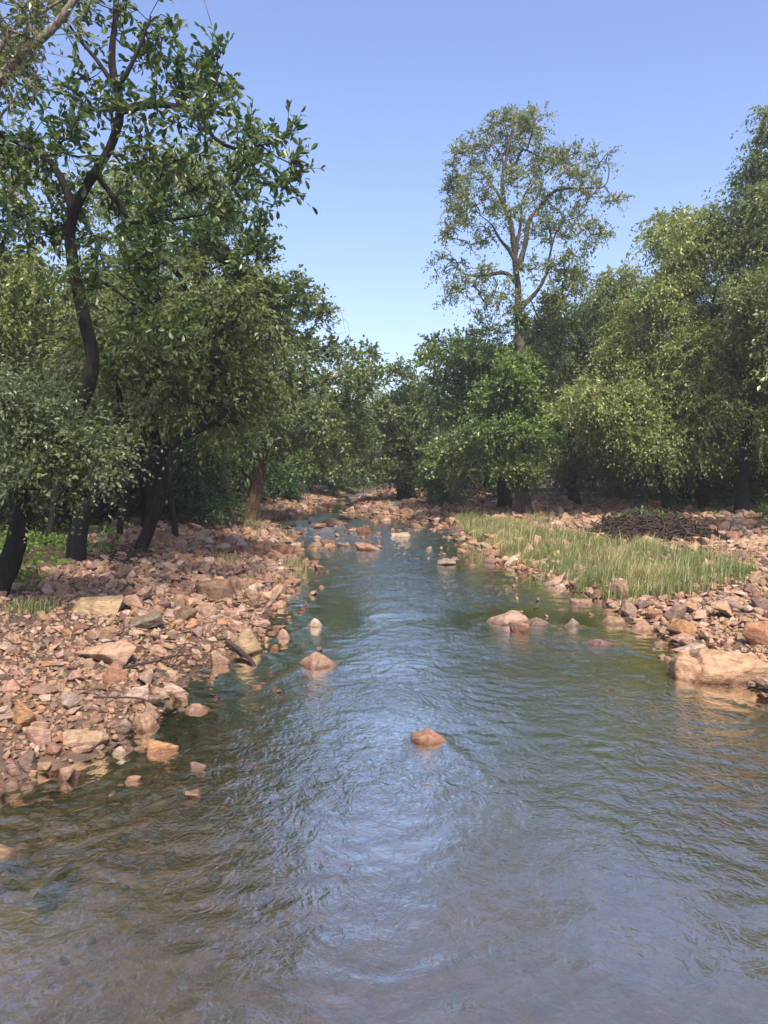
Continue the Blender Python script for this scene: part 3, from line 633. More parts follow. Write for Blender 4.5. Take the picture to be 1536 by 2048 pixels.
def tree(name, label, cat, mains, clumps, style, bark, seed, base=None, group=None, per=14, twig_geo=False, lobes=0.5, leafmat=None, dens=1.0, size=1.0, extra=None, sides=10, single_leaves=0, wig=0.10, ratio=.72, rtip=.007):
    """mains: [(points, r0, r1)] the first is the trunk; clumps: [(centre, radius, weight)]"""
    rs = np.random.RandomState(seed); base = np.array(mains[0][0][0] if base is None else base, float)
    root = bpy.data.objects.new(name, None); COL.objects.link(root); root.location = base; tag(root, label, cat, group); root.empty_display_size = 0.2
    P, RAD = [], []
    for i, (pts, r0, r1) in enumerate(mains):
        path = smooth_path(pts, 0.16 if i else 0.13); t = np.linspace(0, 1, len(path)) ** 0.85
        wob = np.stack([noise(path * 1.1 + 17 * i + seed), noise(path * 1.1 + 40 + seed), noise(path * 1.1 + 90 + seed)], 1) * min(0.11, 1.2 * r0 + .03); wob[0] = 0
        if i == 0: wob[:3] = 0
        path = path + wob; rad = r0 + (r1 - r0) * t
        g = Geo(); q = path - base
        if i == 0: q = np.vstack([q[:1] - [0, 0, .25], q]); rd = np.concatenate([[rad[0] * 1.1], rad])
        else: rd = rad
        tube(g, q, rd, sides if i == 0 else 7, lobes=lobes if i == 0 else None, knob=.2, seed=seed + i)
        link('trunk' if i == 0 else 'limb', g.mesh('trunk' if i == 0 else 'limb', [bark], smooth=True, colour=False), root)
        k0 = len(path) // 3 if i == 0 else 2
        P.append(path[k0::2]); RAD.append(rad[k0::2])
    P = np.concatenate(P); RAD = np.concatenate(RAD); nm = len(P)
    tips, outw = [], []
    for (c, r, wt) in clumps:
        n = max(int(per * wt), 2); q = unit(rs.normal(size=(n, 3))) * (rs.rand(n, 1) ** .45) * r * [1, 1, ratio]
        q[:, 2] -= 0; tips.append(np.array(c) + q); outw.append(unit(q + rs.normal(size=q.shape) * .1 * r))
    tips = np.concatenate(tips); outw = np.concatenate(outw)
    dm = np.array([np.min(((P - t) ** 2).sum(1)) for t in tips]); od = np.argsort(dm)
    gb = Geo(); nodes = [P]; allP = P; use = np.zeros(0); paths = []
    for ti in od:
        t = tips[ti]; dd = np.sqrt(((allP - t) ** 2).sum(1)); pen = np.where(np.arange(len(allP)) < nm, 0.0, 0.1)
        pen = pen + np.where(allP[:, 2] > t[2] + .2, .25 * (allP[:, 2] - t[2]), 0)
        j = int(np.argmin(dd + pen)); a = allP[j]; ln = dd[j]; k = max(int(ln / .3), 2); s_ = np.linspace(0, 1, k + 1)[:, None]
        sag = np.array([0, 0, 1.0]) * ln * .12; side = rs.normal(size=3) * ln * .10
        q = a + (t - a) * s_ + (sag + side) * np.sin(s_ * math.pi)
        q[1:-1] += rs.normal(size=q[1:-1].shape) * min(wig, wig * ln)
        paths.append((j, len(allP), q)); allP = np.vstack([allP, q[1:]])
    par = np.full(len(allP), -1); ch2 = np.zeros(len(allP))
    for j, s0, q in paths:
        k = len(q) - 1; par[s0] = j
        for m in range(1, k): par[s0 + m] = s0 + m - 1
    r2 = np.full(len(allP), 0.0); cnt = np.zeros(len(allP), int); pw = 2.3
    for m in range(len(allP) - 1, nm - 1, -1):
        if r2[m] == 0: r2[m] = rtip ** pw
        if par[m] >= nm: r2[par[m]] += r2[m]
    rr = r2 ** (1 / pw)
    for j, s0, q in paths:
        k = len(q) - 1; rd = np.concatenate([[min(rr[s0] * 1.1, .8 * (RAD[j] if j < nm else rr[j]))], rr[s0:s0 + k]]); rd = np.maximum(np.minimum(rd, .07), .005)
        tube(gb, q - base, rd, 4)
    gl = Geo(); big = spray(gl, tips - base, outw, STYLE[style], rs, 0, dens, gb if twig_geo else None, size)
    if extra:
        for (st2, cl2, d2) in extra:
            tp = []
            for (c, r, n) in cl2: tp.append(np.array(c) + unit(rs.normal(size=(n, 3))) * (rs.rand(n, 1) ** .45) * r * [1, 1, ratio])
            tp = np.concatenate(tp); spray(gl, tp - base, unit(rs.normal(size=tp.shape)), STYLE[st2], rs, 0, d2)
    tag(link('branches', gb.mesh('branches', [bark], smooth=True, colour=False), root), kind='stuff')
    crown = link('crown', gl.mesh('crown', [leafmat or LEAF]), root)
    if single_leaves:
        p, ld, nn, sz, col = big; wp = p + base; qx, qy = pix(wp); ok = (qx > 0) & (qx < 1536) & (qy > 0)
        sc = np.where(ok, sz / wp[:, 1], 0); pick = np.argsort(-sc)[:single_leaves]; st = STYLE[style]; cache = {}
        for i in pick:
            b = int(np.clip(col[i, 1] * 60, 0, 9))
            if b not in cache:
                g = Geo(); leaf_faces(g, np.zeros((1, 3)), np.array([[0, 1., 0]]), np.array([[0, 0, 1.]]), np.array([st['L']]), np.array([st['W']]), col[i:i + 1], 6); cache[b] = g.mesh('leaf', [leafmat or LEAF])
            y = ld[i]; x = np.cross(y, nn[i]); z = np.cross(x, y); o = link('leaf', cache[b], crown); s_ = sz[i] * 1.05
            M = Matrix([(x[0] * s_, y[0] * s_, z[0] * s_, p[i, 0]), (x[1] * s_, y[1] * s_, z[1] * s_, p[i, 1]), (x[2] * s_, y[2] * s_, z[2] * s_, p[i, 2]), (0, 0, 0, 1)])
            o.matrix_local = M
    return root
def PL(d, *pts): return [at(p[0], p[1], p[2] if len(p) > 2 else d) for p in pts]
def CL(d, *cs, jit=0.8, seed=0):               # clumps given as (picture x, y, radius in picture px[, weight, depth])
    r_ = np.random.RandomState(seed + int(d * 10)); out = []
    for c in cs:
        dd = c[4] if len(c) > 4 else d + r_.uniform(-jit, jit); out.append((at(c[0], c[1], dd), c[2] * dd / FPX, c[3] if len(c) > 3 else 1.0))
    return out
def fill(d, box, n, rpx, seed, jit=1.5, shape=None, wt=1.0):   # n clumps spread through a picture box (rounded)
    r_ = np.random.RandomState(seed); x0, y0, x1, y1 = box; out = []
    while len(out) < n:
        u, v, w_ = r_.uniform(-1, 1, 3)
        if abs(u) ** 2.4 + abs(v) ** 2.4 > 1: continue
        if shape and not shape(u, v): continue
        dd = d + w_ * jit; out.append((at((x0 + x1) / 2 + u * (x1 - x0) / 2, (y0 + y1) / 2 + v * (y1 - y0) / 2, dd), rpx * r_.uniform(.7, 1.25) * dd / FPX, wt))
    return out
def foot(px, py):
    p = ground_hit(px, py); p[2] = H(p[0], p[1]) - .03; return p

# --- left bank: the leaning dark tree with big leaves
b = foot(-6, 1192); D = b[1]
trunk = [b] + PL(D, (45, 1030, D - .1), (85, 935, D - .3), (135, 850, D - .4), (186, 740, D - .5), (166, 640, D - .6), (150, 540, D - .7), (146, 440, D - .8), (172, 372, D - .9), (222, 300, D - 1), (240, 222, D - 1), (222, 130, D - 1), (232, 20, D - .9), (245, -130, D - .8))
tree('leaning_tree', 'dark leaning tree with large glossy leaves, its trunk rising from rubble at bank edge', 'tree', [
    (trunk, .165, .025),
    (PL(D - .8, (146, 440), (128, 385), (98, 326), (50, 295), (0, 268), (-90, 235)), .065, .02),
    (PL(D - 1, (240, 222), (270, 212), (330, 210), (400, 232), (425, 275), (470, 305), (545, 290)), .06, .012),
    (PL(D - 1, (232, 175), (262, 128), (285, 90), (305, 30)), .045, .012),
    (PL(D - 1, (236, 185), (190, 115), (150, 68), (120, 10)), .045, .012),
    (PL(D - .9, (190, 345), (232, 400), (262, 442), (330, 440), (420, 430)), .045, .010),
    (PL(D - 1, (330, 210), (385, 212), (425, 175), (447, 128)), .022, .008),
    (PL(D - .7, (150, 560), (210, 570), (270, 610), (320, 640)), .035, .01)],
    CL(D - .9, (140, 40, 80), (300, 30, 70), (320, 120, 50, .7), (330, 180, 50, .7), (60, 215, 90), (20, 130, 60), (330, 285, 60, .7), (280, 330, 60, .6), (447, 135, 42, .9), (425, 190, 36, .6), (400, 245, 45, .7), (545, 290, 44, .7), (575, 330, 34, .5), (500, 320, 44, .6), (470, 260, 34, .4), (560, 380, 26, .3), (520, 400, 30, .3),
       (110, 400, 70), (200, 450, 80), (330, 410, 60, .6), (430, 425, 45, .5), (30, 300, 70), (120, 290, 60), (190, 180, 60), (250, 520, 70), (300, 630, 55, .7), (350, 645, 40, .5), (190, 560, 50, .5), (240, -60, 90), (120, -70, 90), (380, 340, 50, .5), (-60, 250, 80), (100, 470, 70), (260, 250, 60, .6), (460, 350, 40, .4), seed=1),
    'big', BARK_DARK, 11, per=9, twig_geo=True, lobes=.3, single_leaves=250, dens=1.0)

# --- second dark trunk, bending over the rubble
b = foot(150, 1125); D = b[1]
tree('bent_tree', 'black-trunked tree bending sharply toward the stream with fine olive leaves', 'tree', [
    ([b] + PL(D, (163, 1050), (203, 986), (266, 960), (320, 903), (400, 855), (442, 830), (490, 790)), .20, .05),
    (PL(D, (205, 984), (236, 905), (240, 825), (232, 755), (210, 690)), .11, .03),
    (PL(D, (300, 925), (285, 850), (300, 760), (340, 690)), .09, .02),
    (PL(D, (400, 855), (420, 780), (450, 700), (470, 640)), .06, .015)],
    fill(D + .5, (270, 560, 540, 840), 22, 62, 21, 1.6) + fill(D + .6, (150, 600, 330, 760), 6, 55, 22, 1.3) + CL(D, (400, 800, 50), (450, 830, 40), (340, 780, 50)),
    'olive', BARK_DARK, 12, per=11, lobes=.25, dens=.8, leafmat=LEAF_DULL)

# --- third, slender crooked trunk with the drooping black limb
b = foot(275, 1112); D = b[1]
tree('crooked_tree', 'slender crooked black trunk behind a twig heap with a long limb drooping over the stream', 'tree', [
    ([b] + PL(D, (290, 1068), (318, 1000), (322, 920), (300, 830), (286, 770), (300, 650), (302, 540), (312, 470), (330, 400)), .15, .04),
    (PL(D - .3, (302, 545), (330, 520), (362, 552), (378, 585), (405, 592), (440, 604), (475, 604), (520, 640), (560, 640)), .075, .015),
    (PL(D - .3, (378, 585), (420, 540), (470, 520), (520, 480)), .03, .01),
    (PL(D, (300, 640), (270, 560), (240, 500)), .05, .015)],
    CL(D - .3, (500, 470, 45, .8), (525, 500, 30, .5), (470, 540, 45, .8), (530, 620, 45, .9), (400, 500, 50, .8), (365, 460, 60), (430, 620, 35, .5), (490, 585, 35, .6), (560, 600, 35, .6), (300, 440, 70), (250, 490, 70), (420, 450, 50, .7)),
    'big', BARK_DARK, 13, per=15, twig_geo=True, lobes=.3, size=1.1)

# --- pale fine foliage reaching in from the left edge
b = np.array([-7.2, 11.2, H(-7.2, 11.2)])
tree('pale_tree', 'small pale-leaved tree hanging its fine twigs over the foot of the leaning tree', 'tree', [
    ([b] + PL(11, (-190, 1010), (-150, 900), (-90, 800), (-30, 760)), .12, .03),
    (PL(10.8, (-150, 900), (-60, 850), (40, 850), (130, 880)), .05, .012), (PL(10.8, (-90, 800), (0, 790), (80, 810)), .04, .01)],
    CL(10.7, (20, 815, 60, .8), (95, 840, 46, .8), (150, 880, 40, .7), (50, 890, 60, .8), (-20, 900, 80), (110, 925, 44, .6), (215, 905, 26, .4), (180, 925, 30, .6), (-40, 780, 80), (20, 950, 40, .5), seed=3),
    'grey', BARK_DARK, 14, per=22, dens=1.0, size=.62)
# --- pale grey limbs of a tree standing off the left edge, high up
b = np.array([-5.9, 8.6, H(-5.9, 8.6)])
tree('grey_limbed_tree', 'pale grey smooth bare limbs crossing above the leaning tree', 'tree', [
    ([b] + PL(8.6, (-290, 800), (-260, 500), (-170, 300), (-70, 225), (0, 158), (80, 85), (165, -8), (230, -90)), .13, .03),
    (PL(8.6, (-100, 245), (-40, 150), (20, 75), (70, 40), (140, -5)), .045, .015),
    (PL(8.6, (80, 85), (50, 40), (30, -20)), .02, .01), (PL(8.6, (230, -90), (330, -70), (408, -5), (425, 48)), .012, .004), (PL(8.6, (-100, 245), (-30, 250), (60, 160), (90, 165)), .02, .006)],
    CL(8.6, (20, 40, 60, .8), (80, 20, 50, .8), (-40, 100, 60), (130, 40, 40, .6), (10, 130, 40, .6)),
    'sparse', BARK_GREY, 15, per=7, dens=.6, twig_geo=True, lobes=.1, size=.6)
# --- yellow green fine leaved trees behind
b = np.array([-11.6, 19.5, H(-11.6, 19.5)])
tree('fine_leaved_tree', 'yellow-green fine-leaved tree filling the wood behind the leaning tree', 'tree', [
    ([b] + PL(19.5, (-150, 900), (-90, 700), (-20, 550), (40, 420)), .2, .04), (PL(19.5, (-90, 700), (40, 640), (120, 560)), .08, .02), (PL(19.5, (-60, 640), (-60, 500), (-30, 380)), .07, .02)],
    fill(19.5, (-190, 330, 240, 800), 34, 62, 31, 1.8), 'yellow', BARK_DARK, 16, per=11, dens=.8)
b = foot(300, 1058)
tree('fine_leaved_tree', 'tall yellow-olive tree rising behind the crooked trunk and the drooping limb', 'tree', [
    ([b] + PL(23, (290, 900), (310, 700), (315, 540), (330, 400)), .2, .04), (PL(23, (305, 720), (230, 600), (190, 480)), .08, .02), (PL(23, (312, 620), (400, 520), (440, 430)), .08, .02), (PL(23, (300, 800), (400, 700), (460, 640)), .07, .02)],
    fill(23, (150, 270, 520, 800), 38, 58, 32, 2.0), 'yellow', BARK_DARK, 17, per=11, dens=.75)
b = foot(130, 1055)
tree('dense_tree', 'dense mid-green tree shading the ground behind the bent black trunk', 'tree', [
    ([b] + PL(22, (120, 900), (110, 760), (130, 620)), .2, .05), (PL(22, (112, 800), (40, 700), (0, 640)), .08, .02), (PL(22, (115, 780), (200, 700), (260, 640)), .08, .02)],
    fill(22, (-60, 520, 330, 980), 38, 60, 33, 2.0), 'bright', BARK_DARK, 18, per=9, dens=.8, size=.85)
# --- slim dark stems between the bent tree and the bush
for px, py, top, lean, sd_, lb in ((238, 1085, 640, 30, 71, 'slim straight dark stem between the bent tree and the crooked trunk'), (352, 1078, 660, -40, 72, 'slim dark stem leaning back beside the blue-green bush'), (95, 1090, 620, 60, 73, 'slim dark stem between the leaning tree and the bent tree')):
    b = foot(px, py); d_ = b[1]
    tree('slender_tree', lb, 'tree', [([b] + PL(d_, (px + lean * .3, py - 120), (px + lean * .5, py - 240), (px + lean, top)), .085, .03), (PL(d_, (px + lean * .5, py - 240), (px + lean + 50, top + 90), (px + lean + 80, top + 40)), .04, .015)],
        fill(d_, (px + lean - 80, top - 60, px + lean + 100, top + 120), 7, 42, sd_, 1.0), 'olive', BARK_DARK, sd_, per=9, dens=.6, lobes=.2)
# --- blue-green bush
b = foot(430, 1046)
tree('bush', 'rounded blue-green feathery bush between the crooked trunk and the brown leaning trunk', 'bush', [
    ([b] + PL(25.5, (430, 990), (425, 930), (430, 880)), .06, .015), (PL(25.5, (430, 1000), (400, 950), (395, 900)), .03, .01), (PL(25.5, (430, 1000), (465, 960), (470, 910)), .03, .01)],
    fill(25.3, (365, 840, 500, 1035), 26, 30, 34, 1.4), 'blue', BARK_DARK, 19, per=11, dens=.75)
MESHMAX[0] = 4                                 # farther off a leaf is two triangles
# --- brown leaning trunk with large dark crown, mid left
b = foot(494, 1046); D = b[1]
tree('stream_side_tree', 'dark-crowned tree with peeling brown leaning trunk and root flare on the water edge', 'tree', [
    ([b] + PL(D, (505, 1000), (515, 950), (530, 885), (540, 800), (560, 710), (575, 640), (585, 590)), .30, .05),
    (PL(D, (530, 885), (560, 880), (590, 905), (610, 915), (640, 920)), .12, .03),
    (PL(D, (536, 830), (590, 790), (650, 760), (710, 740)), .13, .03), (PL(D, (540, 800), (500, 740), (470, 690)), .10, .03),
    (PL(D, (555, 730), (610, 680), (640, 640), (680, 650)), .08, .012), (PL(D, (640, 640), (655, 610), (665, 600)), .02, .006), (PL(D, (655, 655), (690, 640), (700, 668)), .014, .004), (PL(D, (640, 650), (668, 668), (694, 664)), .014, .004), (PL(D, (620, 600), (640, 580), (636, 560)), .014, .004), (PL(D, (690, 720), (712, 700), (718, 690)), .014, .004), (PL(D, (655, 612), (645, 598), (660, 585)), .01, .004), (PL(D, (650, 640), (680, 620), (690, 660)), .018, .005)],
    CL(D, (585, 580, 34), (540, 610, 40), (620, 620, 34), (560, 660, 48), (500, 650, 46), (610, 690, 46), (660, 710, 44), (540, 730, 50), (480, 730, 44), (600, 760, 50), (670, 770, 48), (720, 720, 34, .8), (730, 760, 36, .8), (560, 810, 50), (640, 830, 50), (700, 830, 44), (500, 810, 44), (470, 870, 34, .8), (600, 880, 46), (660, 890, 46), (560, 900, 34, .7), (710, 880, 34, .7), (620, 930, 34, .7), (440, 800, 34, .7), (535, 850, 30, 1, D - 1.2), (545, 790, 36, 1, D - 1.3), (560, 720, 40, 1, D - 1.4), (510, 870, 26, .7, D - 1.1), jit=1.6, seed=5),
    'broad', BARK_BROWN, 20, per=20, lobes=.9, sides=16, dens=1.0)
# --- bend tree, at the head of the visible reach
b = foot(815, 1001); D = b[1]
tree('bend_tree', 'dark forked tree leaning over the gravel point where the stream bends', 'tree', [
    ([b] + PL(D, (806, 965), (794, 930), (790, 885), (800, 840), (812, 800)), .55, .08), (PL(D, (815, 985), (824, 960), (822, 930), (808, 900)), .3, .1),
    (PL(D, (790, 885), (765, 860), (740, 845)), .14, .04), (PL(D, (796, 890), (778, 850), (775, 810)), .12, .04)],
    fill(D, (685, 745, 860, 965), 34, 30, 35, 2.2), 'broad', BARK_DARK, 22, per=16, lobes=.5, sides=14, size=1.15)

LEAFK = np.array([2.1, 2.12, 2.1])
# --- right bank: the tall sparse tree
b = foot(1046, 1033); D = b[1]; DT = D
tree('tall_tree', 'tall sparse-crowned tree with pale fluted trunk towering above the right bank woods', 'tree', [
    ([b] + PL(D, (1046, 985), (1044, 930), (1040, 860), (1040, 760), (1038, 660), (1036, 580), (1030, 500), (1012, 420), (1004, 370), (1012, 320), (1022, 270), (1030, 225)), .29, .03),
    (PL(D, (1036, 568), (1015, 548), (985, 546), (940, 552), (905, 530), (880, 545)), .10, .012),
    (PL(D, (1034, 530), (1020, 500), (1000, 480), (985, 450), (960, 430)), .11, .015),
    (PL(D, (1038, 540), (1052, 480), (1058, 440), (1085, 405), (1120, 380), (1165, 375), (1208, 370), (1218, 340), (1205, 310)), .13, .010),
    (PL(D, (1208, 370), (1225, 395), (1245, 405)), .03, .008),
    (PL(D, (1042, 620), (1075, 580), (1092, 550), (1100, 510), (1112, 470), (1132, 440)), .11, .012), (PL(D, (1105, 490), (1095, 440), (1070, 425)), .05, .012),
    (PL(D, (1012, 420), (985, 370), (960, 345), (930, 350)), .07, .012), (PL(D, (1004, 370), (1005, 320), (985, 290), (960, 300)), .06, .010),
    (PL(D, (1012, 340), (1035, 320), (1045, 300), (1075, 310), (1110, 330), (1130, 310)), .06, .010), (PL(D, (1032, 510), (1042, 440), (1045, 400), (1070, 350), (1100, 335)), .08, .010),
    (PL(D, (1042, 610), (1060, 600), (1080, 640), (1110, 625)), .05, .010)],
    CL(D, (1030, 235, 36), (1000, 250, 30), (1065, 245, 30), (965, 285, 40), (1010, 300, 40), (1075, 290, 36), (925, 320, 34), (950, 370, 40), (910, 370, 28), (1030, 360, 40), (1090, 340, 40), (1130, 310, 34), (1150, 350, 32, .8), (970, 430, 42), (925, 420, 34), (905, 455, 28, .7), (1020, 430, 40), (1080, 400, 40), (1130, 400, 36, .8), (1190, 380, 30, .6), (1205, 320, 30, .6), (1235, 400, 18, .4), (1160, 440, 34, .7), (1110, 460, 36), (1180, 470, 30, .6), (960, 480, 34, .7), (1060, 480, 34, .6), (900, 530, 34, .7), (940, 570, 36, .7), (985, 540, 30, .6), (960, 610, 34, .6), (910, 590, 26, .4), (1120, 540, 34, .8), (1090, 600, 34, .8), (1150, 510, 34, .7), (1200, 460, 24, .4), (1130, 590, 34, .7), (1030, 610, 20, .5), (1045, 690, 22, .7), (1060, 540, 26, .6), (1010, 590, 26, .6), (1070, 650, 26, .6), (1020, 660, 24, .5), (1170, 560, 30, .6), jit=1.8, seed=6),
    'sparse', BARK_TALL, 23, per=13, lobes=1.5, sides=18, twig_geo=False, dens=1.0, wig=.16, rtip=.012,
    extra=[('bright', [(at(1135, 555, D), .5, 14), (at(1100, 600, D), .5, 12), (at(1038, 640, D), .35, 10), (at(1042, 720, D), .4, 12)], .8)])
# --- its broad leaved neighbour
b = foot(1012, 1018); D = b[1] - 1
tree('broad_leaved_tree', 'bright green broad-leaved tree with dark trunk touching the tall tree at its foot', 'tree', [
    ([b] + PL(D, (1008, 980), (1000, 930), (1000, 880), (985, 800), (970, 730)), .36, .05), (PL(D, (1000, 890), (1040, 850), (1070, 790)), .1, .02), (PL(D, (1000, 900), (940, 870), (900, 850), (870, 850)), .1, .02), (PL(D, (992, 830), (930, 780), (900, 740)), .08, .02)],
    fill(D, (840, 655, 1060, 940), 34, 36, 36, 2.0), 'broad', BARK_DARK, 24, per=16, lobes=.5,
    extra=[('bright', [(c, r, 10) for c, r, _ in fill(DT - .8, (930, 670, 1140, 945), 34, 26, 37, .8, shape=lambda u, v: v > -.9 + 1.2 * abs(u))], 1.0)])
b = foot(905, 1012)
tree('bush', 'bright green low bush at the foot of the woods on the far gravel bar', 'bush', [([b] + PL(b[1], (900, 985), (895, 960)), .05, .02), (PL(b[1], (902, 995), (880, 975)), .03, .01)],
    fill(b[1], (840, 935, 935, 1008), 10, 24, 38, 1.2), 'bright', BARK_DARK, 25, per=12, dens=.9)
# --- grey-green feathery tree
b = foot(1150, 1012); D = b[1] - 1
tree('feathery_tree', 'grey-green feathery tree standing just behind the tall sparse tree', 'tree', [
    ([b] + PL(D, (1145, 930), (1140, 820), (1150, 720), (1170, 620)), .25, .04), (PL(D, (1142, 840), (1210, 760), (1250, 700)), .1, .02), (PL(D, (1142, 820), (1090, 760), (1070, 700)), .09, .02)],
    fill(D, (1050, 575, 1300, 950), 40, 42, 39, 2.4), 'grey', BARK_DARK, 26, per=20, dens=.75, size=1.12)
# --- tall yellow olive tree
b = foot(1337, 1030); D = b[1] + .5
tree('olive_tree', 'yellow-olive domed tree whose slim dark trunk stands behind the brush heap', 'tree', [
    ([b] + PL(D, (1325, 960), (1320, 880), (1335, 760), (1350, 640), (1370, 520)), .17, .04), (PL(D, (1330, 800), (1280, 700), (1260, 620)), .09, .02), (PL(D, (1335, 740), (1410, 640), (1440, 560)), .09, .02), (PL(D, (1345, 660), (1330, 560), (1320, 500)), .06, .02)],
    fill(D, (1225, 430, 1480, 930), 50, 44, 40, 2.4), 'yellow', BARK_DARK, 27, per=20, dens=.85, size=1.0)
# --- far right tall drooping tree
b = foot(1482, 1030); D = b[1] - 1
tree('drooping_tree', 'tallest drooping grey-olive tree at the edge of the right-hand wood', 'tree', [
    ([b] + PL(D, (1490, 900), (1520, 760), (1560, 600), (1590, 430), (1600, 300)), .24, .04), (PL(D, (1540, 680), (1480, 580), (1450, 480)), .1, .02), (PL(D, (1570, 540), (1520, 420), (1500, 340)), .09, .02), (PL(D, (1590, 430), (1550, 330), (1530, 250)), .06, .015)],
    fill(D, (1480, 330, 1720, 760), 34, 52, 41, 2.2) + CL(D, (1500, 400, 42), (1470, 430, 32, .7), (1520, 330, 36), (1540, 270, 26, .7), (1490, 500, 44), (1536, 230, 18, .4), (1480, 370, 22, .4)), 'olive', BARK_DARK, 28, per=20, dens=.85, size=1.0)
# --- front drooping tree over the brush heap
b = foot(1408, 1022); D = b[1] - 2
tree('drooping_tree', 'low spreading pale olive tree drooping over the brush heap and dark trunks', 'tree', [
    ([b] + PL(D + 1, (1400, 940), (1390, 850), (1400, 770), (1420, 690)), .2, .05), (PL(D, (1392, 860), (1320, 780), (1250, 740)), .09, .02), (PL(D, (1395, 800), (1460, 740), (1530, 700)), .09, .02), (PL(D, (1400, 770), (1360, 690), (1330, 640)), .07, .02)],
    fill(D, (1140, 640, 1620, 900), 52, 46, 42, 2.0, shape=lambda u, v: v > -0.2 - .8 * (u + .6)), 'yellow', BARK_DARK, 29, per=20, size=1.0, dens=.85)
b = np.array([13.6, 19.0, H(13.6, 19.0)])
tree('drooping_tree', 'olive tree spilling its lowest twigs over the gravel beside the orange brown boulder', 'tree', [
    ([b] + PL(19.5, (1800, 900), (1760, 760), (1740, 600)), .2, .04), (PL(19.5, (1780, 800), (1680, 720), (1600, 680)), .09, .02), (PL(19.5, (1760, 700), (1700, 600), (1660, 540)), .07, .02)],
    fill(19.5, (1560, 420, 1980, 900), 34, 62, 43, 2.0), 'olive', BARK_DARK, 30, per=14, dens=.6, size=1.2)

# ------------------------------------------------------------------ the wood behind: copies of five grown trees
def generic(name, label, style, h, rad, seed, bark=BARK_DARK, per=11, nclump=30, low=.2, dens=.9, size=1.2):
    r_ = np.random.RandomState(seed); B = np.array([0., 0, 0])
    tr = [B, B + [.1, .1, h * .2], B + [-.15, .1, h * .4], B + [.1, -.1, h * .62], B + [0, 0, h * .85]]
    mains = [(tr, h * .024, .03)]
    for k in range(5):
        a = k * 1.256 + r_.uniform(-.3, .3); z0 = h * r_.uniform(.25, .5); e = np.array([math.cos(a), math.sin(a), 0])
        mains.append(([B + [0, 0, z0], B + e * rad * .4 + [0, 0, z0 + h * .12], B + e * rad * .8 + [0, 0, z0 + h * .22]], h * .010, .02))
    cl = []
    for k in range(nclump):
        q = unit(r_.normal(size=3)) * r_.rand() ** .4; z = h * (low + (1 - low) * (q[2] * .5 + .5)); cl.append((B + [q[0] * rad, q[1] * rad, z], rad * .30 * r_.uniform(.7, 1.2), 1.0))
    return tree(name, label, 'tree', mains, cl, style, bark, seed, per=per, dens=dens, size=size, lobes=.3, leafmat=LEAF_DULL)
PROTO = [generic('woodland_tree', 'x', 'olive', 9.5, 3.6, 61), generic('woodland_tree', 'x', 'deep', 8.0, 3.4, 62), generic('woodland_tree', 'x', 'grey', 10.5, 3.6, 63),
         generic('understory_tree', 'x', 'deep', 4.6, 2.6, 64, low=.05, nclump=26), generic('understory_tree', 'x', 'blue', 3.8, 2.4, 65, low=.03, nclump=24)]
KIN = ['olive fine-leaved tree', 'dark large-leaved tree', 'tall grey-green tree', 'low dark leafy young tree', 'low feathery blue-green young tree']
def copy_tree(o, loc, rz, sc):
    c = o.copy(); COL.objects.link(c); c.location = loc; c.rotation_euler = (0, 0, rz); c.scale = (sc,) * 3
    for ch in o.children:
        d = ch.copy(); COL.objects.link(d); d.parent = c
    return c
SPOTS = [  # kind, x, y, scale
 (0, -16, 24, 1.1), (1, -12.5, 27, 1.1), (2, -19, 31, 1.15), (0, -10.5, 33, 1.05), (1, -14.5, 37, 1.1), (2, -9, 41, .95), (0, -12, 47, 1.0), (1, -6.8, 50, .9), (1, -8.6, 36, .8),
 (2, -22, 40, 1.2), (0, -6, 58, .9), (2, -10, 62, 1.0), (1, -4, 68, 1.0), (1, -17, 18, 1.1), (2, -23, 24, 1.1), (0, -27, 32, 1.2), (0, -16, 55, 1.1), (1, -19, 12, 1.0),
 (0, -1, 82, 1.0), (1, 4, 84, 1.0), (2, 9, 86, 1.0), (0, -8, 80, 1.1), (1, 14, 80, 1.1),
 (0, 5, 55, .85), (1, 8, 50, .9), (2, 11, 57, 1.05), (0, 8.5, 46, .9), (1, 13, 48, 1.05), (2, 17, 52, 1.2), (0, 16.5, 43, 1.1), (1, 20, 40, 1.15), (2, 22, 46, 1.25), (0, 24, 38, 1.2), (1, 27, 44, 1.3),
 (2, 21, 33, 1.2), (0, 18.5, 36.5, 1.1), (1, 24, 29, 1.1), (0, 28, 34, 1.3), (2, 30, 40, 1.3), (2, 26, 24, 1.1), (0, 21, 25, 1.0),
 (3, -11, 23.5, 1), (4, -9.2, 26, .9), (3, -13.5, 21, .9), (4, -8.2, 30, .9), (3, -9.8, 29, 1.1), (3, -7.4, 39, 1.0), (4, -6.2, 45, 1.0), (3, -5.2, 54, 1.1), (4, -3.2, 61, 1), (3, 1, 78, 1.2), (3, -4.5, 73, 1.2),
 (3, 6.2, 47, 1), (4, 4.6, 51, 1), (3, 10, 42, 1), (4, 12.5, 39.5, 1), (3, 14.5, 37.5, 1.1), (3, 17, 34, 1.05), (4, 19, 31.5, 1), (3, 20.5, 29, 1.0), (4, 15.5, 40, 1.2), (3, 22.5, 33, 1.2), (3, 6, 66, 1.3), (4, 9, 62, 1.3), (3, 19.5, 27, .9)]
used = set()
